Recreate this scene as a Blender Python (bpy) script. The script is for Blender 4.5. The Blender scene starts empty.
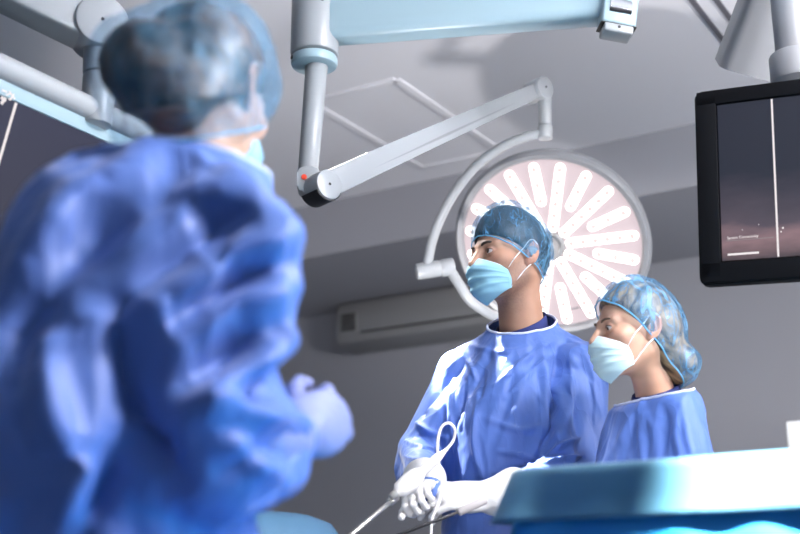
import bpy, bmesh, math, random
import numpy as np
from mathutils import Vector, Matrix, Euler
random.seed(7)
RNG = np.random.RandomState(11)
SC = bpy.context.scene
COL = SC.collection
R = math.radians

# ------------------------------------------------------------------ camera frame
CAM_H = 0.86
PITCH = R(16.2)
FPX = 1201.0
CP, SP = math.cos(PITCH), math.sin(PITCH)

def at(px, py, y):
    """point of the place seen at photo pixel (px, py), y metres in front of the camera"""
    xc, yc = (px - 400.0) / FPX, (267.0 - py) / FPX
    fwd = CP - yc * SP
    up = yc * CP + SP
    t = y / fwd
    return Vector((xc * t, y, CAM_H + up * t))

# room axes: U runs along the back wall to the left, N runs into the back wall
U = Vector((-.8498, .527, 0)).normalized()
N = Vector((.527, .8498, 0)).normalized()
ROOM_A = math.atan2(-U.y, -U.x)      # rotation of the room's x axis (towards the right)
def room(a, b, z):
    """a metres to the right along the wall, b metres towards the wall"""
    v = -U * a + N * b
    return Vector((v.x, v.y, z))

# ------------------------------------------------------------------ object helpers
def link(name, me, mat=None, parent=None):
    o = bpy.data.objects.new(name, me)
    COL.objects.link(o)
    if mat is not None:
        if not isinstance(mat, (list, tuple)): mat = [mat]
        for m in mat: o.data.materials.append(m)
    if parent is not None: o.parent = parent
    return o

def obj(name, bm, mat=None, parent=None, smooth=True, angle=40):
    me = bpy.data.meshes.new(name)
    bmesh.ops.recalc_face_normals(bm, faces=bm.faces[:])
    bm.to_mesh(me); bm.free()
    if smooth:
        me.polygons.foreach_set('use_smooth', [True] * len(me.polygons))
        me.set_sharp_from_angle(angle=R(angle))
    return link(name, me, mat, parent)

def mesh_obj(name, V, F, mat=None, parent=None, smooth=True):
    me = bpy.data.meshes.new(name)
    me.from_pydata([tuple(map(float, v)) for v in V], [], [tuple(map(int, f)) for f in F])
    me.update()
    if smooth: me.polygons.foreach_set('use_smooth', [True] * len(me.polygons))
    return link(name, me, mat, parent)

def empty(name, loc=(0, 0, 0), rz=0):
    o = bpy.data.objects.new(name, None); COL.objects.link(o)
    o.empty_display_size = .05
    o.location = loc; o.rotation_euler = (0, 0, rz)
    return o

def tag(o, label, cat, group=None, kind=None):
    o['label'] = label; o['category'] = cat
    if group: o['group'] = group
    if kind: o['kind'] = kind
    return o

def struct(o, label=None, cat=None):
    o['kind'] = 'structure'
    if label: o['label'] = label
    if cat: o['category'] = cat
    return o

def frame_of(x, z):
    """matrix whose X axis follows x and Z axis lies close to z"""
    x = Vector(x).normalized(); z = Vector(z)
    y = z.cross(x).normalized(); z = x.cross(y)
    return Matrix((x, y, z)).transposed()

def tf(m3, loc):
    m = m3.to_4x4(); m.translation = Vector(loc); return m

def bm_box(bm, size, mtx=Matrix(), bevel=0., seg=3):
    r = bmesh.ops.create_cube(bm, size=1.)
    vs = r['verts']
    bmesh.ops.scale(bm, vec=size, verts=vs)
    if bevel > 0:
        es = list({e for v in vs for e in v.link_edges})
        rr = bmesh.ops.bevel(bm, geom=es, offset=bevel, segments=seg, profile=.5, affect='EDGES')
        vs = list({v for f in rr['faces'] for v in f.verts} | {v for v in vs if v.is_valid})
    bmesh.ops.transform(bm, matrix=mtx, verts=vs)
    return vs

def frames_along(pts):
    ts = []
    n = len(pts)
    for i in range(n):
        a = pts[max(i - 1, 0)]; b = pts[min(i + 1, n - 1)]
        ts.append((b - a).normalized())
    t0 = ts[0]
    ref = Vector((0, 0, 1)) if abs(t0.z) < .9 else Vector((1, 0, 0))
    nrm = (ref - t0 * ref.dot(t0)).normalized()
    out = []
    for i, t in enumerate(ts):
        if i:
            q = ts[i - 1].rotation_difference(t)
            nrm = q @ nrm
            nrm = (nrm - t * nrm.dot(t)).normalized()
        out.append((t, nrm, t.cross(nrm)))
    return out

def spline(pts, per=8, closed=False):
    P = [Vector(p) for p in pts]
    n = len(P); out = []
    rng = range(n if closed else n - 1)
    for i in rng:
        if closed:
            p0, p1, p2, p3 = P[(i - 1) % n], P[i], P[(i + 1) % n], P[(i + 2) % n]
        else:
            p1, p2 = P[i], P[i + 1]
            p0 = P[i - 1] if i else p1 * 2 - p2
            p3 = P[i + 2] if i + 2 < n else p2 * 2 - p1
        for k in range(per):
            t = k / per
            out.append(.5 * ((2 * p1) + (p2 - p0) * t + (2 * p0 - 5 * p1 + 4 * p2 - p3) * t * t + (3 * p1 - p0 - 3 * p2 + p3) * t ** 3))
    if not closed: out.append(P[-1])
    return out

def bm_tube(bm, pts, r, seg=16, closed=False, cap=True, flat=1.):
    """sweep of a circle; r a number or one per point"""
    pts = [Vector(p) for p in pts]
    fr = frames_along(pts)
    rs = r if isinstance(r, (list, tuple)) else [r] * len(pts)
    rings = []
    for p, (t, n, b), q in zip(pts, fr, rs):
        rings.append([bm.verts.new(p + (n * math.cos(a) + b * math.sin(a) * flat) * q)
                      for a in (2 * math.pi * k / seg for k in range(seg))])
    m = len(rings)
    for i in range(m if closed else m - 1):
        A, B = rings[i], rings[(i + 1) % m]
        for k in range(seg):
            bm.faces.new((A[k], A[(k + 1) % seg], B[(k + 1) % seg], B[k]))
    if cap and not closed:
        bm.faces.new(list(reversed(rings[0]))); bm.faces.new(rings[-1])

def bm_lathe(bm, prof, mtx=Matrix(), seg=48, cap=True):
    """prof: (radius, height) pairs turned about Z"""
    rings = []
    for (r, h) in prof:
        if r < 1e-6:
            rings.append([bm.verts.new(mtx @ Vector((0, 0, h)))])
        else:
            rings.append([bm.verts.new(mtx @ Vector((r * math.cos(a), r * math.sin(a), h)))
                          for a in (2 * math.pi * k / seg for k in range(seg))])
    for A, B in zip(rings, rings[1:]):
        for k in range(seg):
            k2 = (k + 1) % seg
            if len(A) == 1 and len(B) == 1: continue
            if len(A) == 1: bm.faces.new((A[0], B[k2], B[k]))
            elif len(B) == 1: bm.faces.new((A[k], A[k2], B[0]))
            else: bm.faces.new((A[k], A[k2], B[k2], B[k]))
    if cap:
        if len(rings[0]) > 1: bm.faces.new(list(reversed(rings[0])))
        if len(rings[-1]) > 1: bm.faces.new(rings[-1])

def bm_cyl(bm, a, b, r, seg=32, bev=.003, r2=None):
    a = Vector(a); b = Vector(b); d = b - a; L = d.length
    q = Vector((0, 0, 1)).rotation_difference(d.normalized()).to_matrix()
    r2 = r if r2 is None else r2
    bv = min(bev, L * .3, r * .5)
    bm_lathe(bm, [(r - bv, 0), (r - bv * .3, bv * .3), (r, bv), (r2, L - bv), (r2 - bv * .3, L - bv * .3), (r2 - bv, L)], tf(q, a), seg)

def bm_prism(bm, pts2, depth, mtx=Matrix(), bevel=0., seg=2):
    """outline in XY, thickness along Z (centred)"""
    lo = [bm.verts.new((x, y, -depth / 2)) for x, y in pts2]
    hi = [bm.verts.new((x, y, depth / 2)) for x, y in pts2]
    fs = [bm.faces.new(list(reversed(lo))), bm.faces.new(hi)]
    n = len(lo)
    for k in range(n): bm.faces.new((lo[k], lo[(k + 1) % n], hi[(k + 1) % n], hi[k]))
    vs = lo + hi
    if bevel:
        es = [e for e in (bm.edges.get((a, b)) for L in (lo, hi) for a, b in zip(L, L[1:] + L[:1])) if e]
        rr = bmesh.ops.bevel(bm, geom=es, offset=bevel, segments=seg, profile=.5, affect='EDGES')
        vs = list({v for f in rr['faces'] for v in f.verts} | {v for v in vs if v.is_valid})
    bmesh.ops.transform(bm, matrix=mtx, verts=vs)
    return vs

def rrect(w, h, r, n=5):
    out = []
    for cx, cy, a0 in ((w / 2 - r, h / 2 - r, 0), (-w / 2 + r, h / 2 - r, 90), (-w / 2 + r, -h / 2 + r, 180), (w / 2 - r, -h / 2 + r, 270)):
        for k in range(n + 1):
            a = R(a0 + 90 * k / n); out.append((cx + r * math.cos(a), cy + r * math.sin(a)))
    return out

def capsule2(x0, x1, r, n=8):
    out = []
    for k in range(n + 1):
        a = R(-90 + 180 * k / n); out.append((x1 + r * math.cos(a), r * math.sin(a)))
    for k in range(n + 1):
        a = R(90 + 180 * k / n); out.append((x0 + r * math.cos(a), r * math.sin(a)))
    return out

# ------------------------------------------------------------------ materials
def mat(name, color, rough=.5, metal=0., bump=None, var=0., varscale=8., spec=.5, sss=0., coat=0., sheen=0., transl=0., attr=None, emit=None):
    m = bpy.data.materials.new(name); m.use_nodes = True
    nt = m.node_tree; nd = nt.nodes; ln = nt.links
    b = nd['Principled BSDF']
    b.inputs['Base Color'].default_value = (*color, 1)
    b.inputs['Roughness'].default_value = rough
    b.inputs['Metallic'].default_value = metal
    b.inputs['Specular IOR Level'].default_value = spec
    if sss:
        b.inputs['Subsurface Weight'].default_value = sss
        b.inputs['Subsurface Radius'].default_value = (.012, .005, .003)
        b.inputs['Subsurface Scale'].default_value = 1.
    if coat: b.inputs['Coat Weight'].default_value = coat
    if sheen:
        b.inputs['Sheen Weight'].default_value = sheen
        b.inputs['Sheen Roughness'].default_value = .4
    tc = nd.new('ShaderNodeTexCoord')
    src = None
    if attr:
        at_ = nd.new('ShaderNodeVertexColor'); at_.layer_name = attr
        src = at_.outputs['Color']
        ln.new(src, b.inputs['Base Color'])
    if var:
        nz = nd.new('ShaderNodeTexNoise'); nz.inputs['Scale'].default_value = varscale; nz.inputs['Detail'].default_value = 4
        ln.new(tc.outputs['Object'], nz.inputs['Vector'])
        mr = nd.new('ShaderNodeMapRange'); mr.inputs['To Min'].default_value = 1 - var; mr.inputs['To Max'].default_value = 1 + var
        ln.new(nz.outputs['Fac'], mr.inputs['Value'])
        mx = nd.new('ShaderNodeMix'); mx.data_type = 'RGBA'; mx.blend_type = 'MULTIPLY'; mx.inputs[0].default_value = 1
        if src is not None: ln.new(src, mx.inputs[6])
        else: mx.inputs[6].default_value = (*color, 1)
        ln.new(mr.outputs['Result'], mx.inputs[7])
        ln.new(mx.outputs[2], b.inputs['Base Color'])
    if bump:
        sc, st = bump[:2]
        nz = nd.new('ShaderNodeTexNoise'); nz.inputs['Scale'].default_value = sc; nz.inputs['Detail'].default_value = 5
        ln.new(tc.outputs['Object'], nz.inputs['Vector'])
        bp = nd.new('ShaderNodeBump'); bp.inputs['Strength'].default_value = st; bp.inputs['Distance'].default_value = bump[2] if len(bump) > 2 else .004
        ln.new(nz.outputs['Fac'], bp.inputs['Height']); ln.new(bp.outputs['Normal'], b.inputs['Normal'])
    if emit:
        b.inputs['Emission Color'].default_value = (*emit[0], 1); b.inputs['Emission Strength'].default_value = emit[1]
    if transl:
        out = nd['Material Output']
        tr = nd.new('ShaderNodeBsdfTranslucent'); tr.inputs['Color'].default_value = (*color, 1)
        mx = nd.new('ShaderNodeMixShader'); mx.inputs[0].default_value = transl
        ln.new(b.outputs[0], mx.inputs[1]); ln.new(tr.outputs[0], mx.inputs[2]); ln.new(mx.outputs[0], out.inputs['Surface'])
    return m

def cap_mat(name, color, base=.3, amp=.65, scale=14.):
    """thin crinkled see-through non-woven: more opaque along creases"""
    m = bpy.data.materials.new(name); m.use_nodes = True
    nt = m.node_tree; nd = nt.nodes; ln = nt.links
    b = nd['Principled BSDF']; out = nd['Material Output']
    b.inputs['Base Color'].default_value = (*color, 1); b.inputs['Roughness'].default_value = .45
    tc = nd.new('ShaderNodeTexCoord')
    lines = None
    for k, (sc, st, rot) in enumerate(((scale * .7, .30, (0, .5, .3)), (scale * 1.4, .35, (.4, -.6, .2)), (scale * 2.8, .4, (.1, .2, -.5)))):
        mp = nd.new('ShaderNodeMapping'); mp.inputs['Scale'].default_value = (1, 1, st); mp.inputs['Rotation'].default_value = rot; mp.inputs['Location'].default_value = (k * 3.1, k, 0)
        ln.new(tc.outputs['Object'], mp.inputs['Vector'])
        nz = nd.new('ShaderNodeTexNoise'); nz.inputs['Scale'].default_value = sc; nz.inputs['Detail'].default_value = 2; nz.inputs['Distortion'].default_value = .4
        ln.new(mp.outputs[0], nz.inputs['Vector'])
        sb = nd.new('ShaderNodeMath'); sb.operation = 'SUBTRACT'; sb.inputs[1].default_value = .5; ln.new(nz.outputs['Fac'], sb.inputs[0])
        ab = nd.new('ShaderNodeMath'); ab.operation = 'ABSOLUTE'; ln.new(sb.outputs[0], ab.inputs[0])
        r_ = nd.new('ShaderNodeMapRange'); r_.inputs['From Max'].default_value = .030; r_.inputs['To Min'].default_value = 1; r_.inputs['To Max'].default_value = 0
        ln.new(ab.outputs[0], r_.inputs['Value'])
        if lines is None: lines = r_
        else:
            m_ = nd.new('ShaderNodeMath'); m_.operation = 'MAXIMUM'; ln.new(lines.outputs[0], m_.inputs[0]); ln.new(r_.outputs[0], m_.inputs[1]); lines = m_
    mr = lines
    nz = nd.new('ShaderNodeTexNoise'); nz.inputs['Scale'].default_value = 22; nz.inputs['Detail'].default_value = 4
    ln.new(tc.outputs['Object'], nz.inputs['Vector'])
    mu = nd.new('ShaderNodeMath'); mu.operation = 'MULTIPLY'
    ln.new(mr.outputs[0], mu.inputs[0]); ln.new(nz.outputs['Fac'], mu.inputs[1])
    ma = nd.new('ShaderNodeMath'); ma.operation = 'MULTIPLY_ADD'; ma.use_clamp = True
    ma.inputs[1].default_value = amp; ma.inputs[2].default_value = base
    ln.new(mu.outputs[0], ma.inputs[0])
    cm = nd.new('ShaderNodeMix'); cm.data_type = 'RGBA'; cm.inputs[6].default_value = (*color, 1); cm.inputs[7].default_value = (*[.45 * c_ + .42 * t_ for c_, t_ in zip(color, (.45, .75, .95))], 1)
    ln.new(mu.outputs[0], cm.inputs[0]); ln.new(cm.outputs[2], b.inputs['Base Color'])
    bp = nd.new('ShaderNodeBump'); bp.inputs['Strength'].default_value = .6; bp.inputs['Distance'].default_value = .004
    ln.new(mr.outputs[0], bp.inputs['Height']); ln.new(bp.outputs[0], b.inputs['Normal'])
    tr = nd.new('ShaderNodeBsdfTransparent'); tr.inputs['Color'].default_value = (.87, .93, .985, 1)
    mx = nd.new('ShaderNodeMixShader')
    ln.new(ma.outputs[0], mx.inputs[0]); ln.new(tr.outputs[0], mx.inputs[1]); ln.new(b.outputs[0], mx.inputs[2])
    ln.new(mx.outputs[0], out.inputs['Surface'])
    return m

# ------------------------------------------------------------------ numpy noise
_perm = RNG.permutation(256).astype(np.int64); _perm = np.concatenate([_perm, _perm, _perm])
_grad = RNG.normal(size=(256, 3)); _grad /= np.linalg.norm(_grad, axis=1)[:, None]
def noise(P):
    P = np.asarray(P, float)
    i = np.floor(P).astype(np.int64); f = P - i; i &= 255
    w = f * f * f * (f * (f * 6 - 15) + 10)
    out = 0
    for dx in (0, 1):
        for dy in (0, 1):
            for dz in (0, 1):
                h = _perm[_perm[_perm[(i[:, 0] + dx) & 255] + ((i[:, 1] + dy) & 255)] + ((i[:, 2] + dz) & 255)]
                g = _grad[h]
                d = g[:, 0] * (f[:, 0] - dx) + g[:, 1] * (f[:, 1] - dy) + g[:, 2] * (f[:, 2] - dz)
                ww = (w[:, 0] if dx else 1 - w[:, 0]) * (w[:, 1] if dy else 1 - w[:, 1]) * (w[:, 2] if dz else 1 - w[:, 2])
                out = out + ww * d
    return out * 1.6
def ridge(P, seed=0.):
    n = noise(P + seed)
    return 1 - np.abs(n) * 2

# ------------------------------------------------------------------ signed distances
def smin(a, b, k):
    h = np.clip(.5 + .5 * (b - a) / k, 0, 1)
    return b + (a - b) * h - k * h * (1 - h)
def smax(a, b, k): return -smin(-a, -b, k)
def s_sphere(P, c, r): return np.linalg.norm(P - np.asarray(c, P.dtype), axis=1) - r
def s_ell(P, c, r):
    r = np.asarray(r, P.dtype); q = (P - np.asarray(c, P.dtype))
    k0 = np.linalg.norm(q / r, axis=1); k1 = np.linalg.norm(q / (r * r), axis=1)
    return k0 * (k0 - 1) / np.maximum(k1, 1e-9)
def s_cone(P, a, b, r1, r2):
    a = np.asarray(a, P.dtype); b = np.asarray(b, P.dtype); d = b - a
    t = np.clip(((P - a) @ d) / max(float(d @ d), 1e-12), 0, 1)
    q = P - a - t[:, None] * d
    return np.sqrt((q * q).sum(1)) - (r1 + (r2 - r1) * t)
def s_loft(P, rows):
    """stack of ellipses along z: rows (z, cx, cy, rx, ry)"""
    rows = np.asarray(rows, float); z = P[:, 2]
    zi = rows[:, 0]
    cx, cy, rx, ry = (np.interp(z, zi, rows[:, k]) for k in (1, 2, 3, 4))
    dx = (P[:, 0] - cx); dy = (P[:, 1] - cy)
    k = np.sqrt((dx / rx) ** 2 + (dy / ry) ** 2) + 1e-6
    k1 = np.sqrt((dx / rx ** 2) ** 2 + (dy / ry ** 2) ** 2) + 1e-6
    d = k * (k - 1) / k1
    return np.maximum(d, np.maximum(zi[0] - z, z - zi[-1]))

def axis_pts(lo, hi, h, fine=()):
    """grid coordinates from lo to hi, spacing h, finer inside the given (a, b, hf) spans"""
    out = [lo]; x = lo
    while x < hi:
        s = h
        for a, b, hf in fine:
            if a - .01 <= x < b: s = min(s, hf)
        x += s; out.append(x)
    return np.array(out)

def surface(f, ax, newton=1, B=6):
    """surface nets over a rectilinear grid, evaluated only near the surface"""
    X, Y, Z = ax
    nx, ny, nz = len(X), len(Y), len(Z)
    V = np.empty((nx, ny, nz), np.float32)
    def spans(n): return [(i, min(i + B, n)) for i in range(0, n, B)]
    sx, sy, sz = spans(nx), spans(ny), spans(nz)
    mid = lambda A, s: np.array([(A[a] + A[b - 1]) / 2 for a, b in s])
    hw = lambda A, s: np.array([(A[b - 1] - A[a]) / 2 + (A[min(b, len(A) - 1)] - A[b - 1]) for a, b in s])
    mx, my, mz = mid(X, sx), mid(Y, sy), mid(Z, sz); hx, hy, hz = hw(X, sx), hw(Y, sy), hw(Z, sz)
    g = np.stack(np.meshgrid(mx, my, mz, indexing='ij'), -1).reshape(-1, 3)
    hh = np.stack(np.meshgrid(hx, hy, hz, indexing='ij'), -1).reshape(-1, 3)
    d = f(g)
    near = np.abs(d) < np.linalg.norm(hh, axis=1) * 1.6 + .012
    pts = []; dst = []
    D = d.reshape(len(mx), len(my), len(mz)); NR = near.reshape(D.shape)
    for i, (a, b) in enumerate(sx):
        for j, (c, e) in enumerate(sy):
            for k, (p, q) in enumerate(sz):
                if NR[i, j, k]:
                    pts.append(np.stack(np.meshgrid(X[a:b], Y[c:e], Z[p:q], indexing='ij'), -1).reshape(-1, 3)); dst.append((a, b, c, e, p, q))
                else: V[a:b, c:e, p:q] = D[i, j, k]
    allp = np.concatenate(pts)
    vals = np.concatenate([f(allp[i:i + 400000]) for i in range(0, len(allp), 400000)])
    o = 0
    for (a, b, c, e, p, q) in dst:
        n = (b - a) * (e - c) * (q - p)
        V[a:b, c:e, p:q] = vals[o:o + n].reshape(b - a, e - c, q - p); o += n
    S = V < 0
    cnt = np.zeros((nx - 1, ny - 1, nz - 1), np.int8)
    for dx in (0, 1):
        for dy in (0, 1):
            for dz in (0, 1):
                cnt += S[dx:nx - 1 + dx, dy:ny - 1 + dy, dz:nz - 1 + dz]
    cells = np.argwhere((cnt > 0) & (cnt < 8))
    ci, cj, ck = cells.T
    acc = np.zeros((len(cells), 3)); num = np.zeros(len(cells))
    cor = [(x, y, z) for x in (0, 1) for y in (0, 1) for z in (0, 1)]
    for A in cor:
        for ax_ in range(3):
            if A[ax_]: continue
            Bc = list(A); Bc[ax_] = 1
            va = V[ci + A[0], cj + A[1], ck + A[2]].astype(float); vb = V[ci + Bc[0], cj + Bc[1], ck + Bc[2]].astype(float)
            m = (va < 0) != (vb < 0)
            t = np.where(m, va / np.where(m, va - vb, 1), 0)
            p = np.tile(np.array(A, float), (len(cells), 1)); p[:, ax_] += t
            acc[m] += p[m]; num[m] += 1
    fr = acc / num[:, None]
    def lerp(Ax, i, t): return Ax[i] + t * (Ax[i + 1] - Ax[i])
    verts = np.stack([lerp(X, ci, fr[:, 0]), lerp(Y, cj, fr[:, 1]), lerp(Z, ck, fr[:, 2])], 1)
    idx = np.full(cnt.shape, -1, np.int64); idx[ci, cj, ck] = np.arange(len(cells))
    faces = []
    for ax_ in range(3):
        sl = [slice(None)] * 3; sl2 = [slice(None)] * 3
        sl[ax_] = slice(0, -1); sl2[ax_] = slice(1, None)
        E = np.argwhere(S[tuple(sl)] != S[tuple(sl2)])
        b1, b2 = [(1, 2), (2, 0), (0, 1)][ax_]
        n3 = (nx, ny, nz)
        ok = (E[:, b1] > 0) & (E[:, b1] < n3[b1] - 1) & (E[:, b2] > 0) & (E[:, b2] < n3[b2] - 1)
        E = E[ok]
        def cell(d1, d2):
            c = E.copy(); c[:, b1] += d1; c[:, b2] += d2
            return idx[c[:, 0], c[:, 1], c[:, 2]]
        q = np.stack([cell(-1, -1), cell(0, -1), cell(0, 0), cell(-1, 0)], 1)
        inside = S[E[:, 0], E[:, 1], E[:, 2]]
        q[~inside] = q[~inside][:, ::-1]
        faces.append(q)
    F = np.concatenate(faces); F = F[(F >= 0).all(1)]
    for _ in range(newton):
        e = 1e-3
        d0 = f(verts)
        G = np.stack([f(verts + np.eye(3)[k] * e) - d0 for k in range(3)], 1) / e
        gn = np.maximum((G * G).sum(1), .25)
        step = np.clip(d0 / gn, -.004, .004)
        verts = verts - G * step[:, None]
    return verts, F

def set_colors(me, C, name='Col'):
    a = me.color_attributes.new(name, 'FLOAT_COLOR', 'POINT')
    C4 = np.concatenate([np.asarray(C, np.float32), np.ones((len(C), 1), np.float32)], 1)
    a.data.foreach_set('color', C4.ravel())

def rotm(yaw=0, pitch=0, roll=0):
    return np.array(Matrix.Rotation(yaw, 3, 'Z') @ Matrix.Rotation(pitch, 3, 'X') @ Matrix.Rotation(roll, 3, 'Y'))
# ================================================================== people
from mathutils.bvhtree import BVHTree
SKIN = mat('skin', (.6, .36, .26), .5, attr='Col', sss=.12, bump=(260, .12, .001), spec=.35)
GLOVE = mat('latex_glove', (.66, .65, .64), .5, bump=(90, .25, .002), var=.03, varscale=60)
MASKM = mat('mask_nonwoven', (.30, .58, .72), .75, bump=(500, .15, .0006), var=.03, varscale=40, transl=.18)
MASK_W = mat('mask_pale_nonwoven', (.60, .80, .84), .75, bump=(500, .15, .0006), var=.03, varscale=40, transl=.18)
LOOP = mat('mask_elastic', (.85, .86, .88), .7)
SCRUB = mat('navy_scrubs', (.012, .022, .13), .8, bump=(300, .3, .001))
TRIM = mat('gown_binding', (.62, .68, .88), .7)
BROW = mat('brow_hair', (.035, .022, .016), .8)
SHOE = mat('clog_rubber', (.75, .76, .78), .6)

def gown_mat(name, color):
    m = mat(name, color, .52, var=.05, varscale=5, spec=.40, sheen=.18)
    nt = m.node_tree; nd = nt.nodes; ln = nt.links; b = nd['Principled BSDF']
    tc = nd.new('ShaderNodeTexCoord')
    prev = None
    for sc, stv, seed in ((8, .45, 0), (19, .30, 4), (44, .14, 9)):
        mp = nd.new('ShaderNodeMapping'); mp.inputs['Scale'].default_value = (1, 1, .30); mp.inputs['Location'].default_value = (seed, seed, seed)
        mp.inputs['Rotation'].default_value = (.25, .75 - .2 * seed, 0)
        ln.new(tc.outputs['Object'], mp.inputs['Vector'])
        nz = nd.new('ShaderNodeTexNoise'); nz.inputs['Scale'].default_value = sc; nz.inputs['Detail'].default_value = 1.5; nz.inputs['Distortion'].default_value = .35
        ln.new(mp.outputs[0], nz.inputs['Vector'])
        sb = nd.new('ShaderNodeMath'); sb.operation = 'SUBTRACT'; sb.inputs[1].default_value = .5; ln.new(nz.outputs['Fac'], sb.inputs[0])
        ab = nd.new('ShaderNodeMath'); ab.operation = 'ABSOLUTE'; ln.new(sb.outputs[0], ab.inputs[0])
        pw = nd.new('ShaderNodeMath'); pw.operation = 'POWER'; pw.inputs[1].default_value = .6; ln.new(ab.outputs[0], pw.inputs[0])
        bp = nd.new('ShaderNodeBump'); bp.inputs['Strength'].default_value = stv; bp.inputs['Distance'].default_value = .5 / sc * .35; bp.invert = True
        ln.new(pw.outputs[0], bp.inputs['Height'])
        if prev is not None: ln.new(prev.outputs[0], bp.inputs['Normal'])
        prev = bp
    ln.new(prev.outputs[0], b.inputs['Normal'])
    return m
GOWN = gown_mat('gown_blue', (.080, .155, .455))

def hair_mat(name, dark, light, scale):
    m = bpy.data.materials.new(name); m.use_nodes = True
    nt = m.node_tree; nd = nt.nodes; ln = nt.links; b = nd['Principled BSDF']
    b.inputs['Roughness'].default_value = .45
    tc = nd.new('ShaderNodeTexCoord'); mp = nd.new('ShaderNodeMapping'); mp.inputs['Scale'].default_value = scale
    ln.new(tc.outputs['Object'], mp.inputs['Vector'])
    nz = nd.new('ShaderNodeTexNoise'); nz.inputs['Scale'].default_value = 1.; nz.inputs['Detail'].default_value = 6; nz.inputs['Distortion'].default_value = .6
    ln.new(mp.outputs[0], nz.inputs['Vector'])
    cr = nd.new('ShaderNodeValToRGB'); cr.color_ramp.elements[0].position = .38; cr.color_ramp.elements[1].position = .66
    cr.color_ramp.elements[0].color = (*dark, 1); cr.color_ramp.elements[1].color = (*light, 1)
    ln.new(nz.outputs['Fac'], cr.inputs[0]); ln.new(cr.outputs[0], b.inputs['Base Color'])
    bp = nd.new('ShaderNodeBump'); bp.inputs['Strength'].default_value = .6; bp.inputs['Distance'].default_value = .004
    ln.new(nz.outputs['Fac'], bp.inputs['Height']); ln.new(bp.outputs[0], b.inputs['Normal'])
    return m

EYE = np.array((.0315, -.0765, .0))
def cranium(P, g=0.):
    d = s_ell(P, (0, .014, .026), (.075 + g, .097 + g, .090 + g))
    return smin(d, s_ell(P, (0, .040, -.005), (.062 + g, .062 + g, .070 + g)), .03)

def head_sdf(P, fem):
    Q = P.copy(); Q[:, 0] = np.abs(Q[:, 0])          # face is symmetric
    d = cranium(P)
    d = smin(d, s_ell(P, (0, -.030, -.030), (.063, .060, .080)), .03)
    d = smin(d, s_cone(Q, (.050, .004, -.055), (.022, -.066, -.100), .019 if not fem else .016, .016), .022)   # jaw
    d = smin(d, s_sphere(P, (0, -.074, -.101), .019 if not fem else .016), .02)
    d = smin(d, s_ell(Q, (.043, -.058, -.022), (.024, .024, .018)), .02)                                       # cheekbone
    d = smin(d, s_cone(Q, (.010, -.085, .017), (.043, -.072, .019), .0105 if not fem else .008, .010), .014)   # brow ridge
    d = smax(d, -s_ell(Q, (.031, -.098, -.003), (.019, .017, .013)), .012)                                     # eye socket
    # nose
    d = smin(d, s_cone(P, (0, -.088, .012), (0, -.116, -.030), .0075, .0105 if not fem else .0095), .012)
    d = smin(d, s_ell(Q, (.0115, -.101, -.036), (.0085, .012, .008)), .008)
    d = smax(d, -s_sphere(Q, (.007, -.107, -.044), .0042), .004)
    # lips
    d = smin(d, s_ell(P, (0, -.089, -.061), (.021, .011, .0055)), .006)
    d = smin(d, s_ell(P, (0, -.087, -.070), (.019, .011, .006)), .006)
    # lids round the eyeballs
    lid = s_sphere(Q, EYE, .0142)
    op = s_ell(Q, EYE + np.array((.0, -.0135, -.0008)), (.0150, .012, .0052))
    d = smin(d, smax(lid, -op, .0015), .004)
    d = smax(d, -s_ell(Q, EYE + np.array((.0, -.0150, -.0008)), (.0140, .0085, .0046)), .001)
    # ears
    E = Q - np.array((.0775, .014, -.006))
    a = R(14); ca, sa = math.cos(a), math.sin(a)
    E = np.stack([E[:, 0] * .94 - E[:, 1] * .34, (E[:, 0] * .34 + E[:, 1] * .94) * ca - E[:, 2] * sa, (E[:, 0] * .34 + E[:, 1] * .94) * sa + E[:, 2] * ca], 1)
    ear = s_ell(E, (0, .002, .002), (.0085, .0175, .031))
    ear = smin(ear, s_ell(E, (-.002, -.004, -.026), (.006, .009, .010)), .006)
    ear = smax(ear, -s_ell(E, (.0085, .001, .006), (.0062, .0115, .022)), .003)
    ear = smax(ear, -s_ell(E, (.006, -.004, -.006), (.008, .007, .009)), .003)
    ear = smin(ear, s_cone(E, (.002, -.002, .012), (.003, .006, -.012), .003, .0025), .004)
    ear = smin(ear, s_ell(E, (.003, -.012, -.006), (.004, .004, .006)), .004)
    d = smin(d, ear, .005)
    return d

def head_color(P, base, stub, fem):
    C = np.tile(np.array(base, float), (len(P), 1))
    n = noise(P * 45)[:, None]; C *= 1 + .07 * n
    x = np.abs(P[:, 0])
    def blend(w, c):
        nonlocal C
        C = C * (1 - w[:, None]) + np.array(c) * w[:, None]
    red = np.exp(-(((x - .042) / .022) ** 2 + ((P[:, 1] + .065) / .04) ** 2 + ((P[:, 2] + .03) / .02) ** 2))
    blend(.35 * red, (.62, .26, .19))
    blend(.55 * np.exp(-(((P[:, 2] + .066) / .010) ** 2 + (x / .021) ** 4)) * (P[:, 1] < -.07), (.50, .17, .15))
    blend(.3 * ((x > .073) & (np.abs(P[:, 2]) < .04)), (.66, .28, .2))
    # dark rim and shadowed crease colour of the lids (lashes)
    e = np.sqrt(((x - EYE[0]) / .016) ** 2 + ((P[:, 2] - .001) / .0075) ** 2)
    blend(.38 * np.exp(-((e - 1.) / .35) ** 2) * (P[:, 1] < -.07), (.22, .10, .075))
    if stub:
        w = 1 / (1 + np.exp((P[:, 2] + .030 - .25 * np.clip(P[:, 1] + .05, -.05, .08)) / .006))
        w *= 1 / (1 + np.exp((P[:, 1] - .012) / .006)) * 1 / (1 + np.exp(-(P[:, 2] + .150) / .010))
        w *= .5 + .5 * np.clip(noise(P * 260) + .6, 0, 1)
        blend(.62 * w, (.16, .105, .085))
    return np.clip(C, 0, 1)

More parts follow.
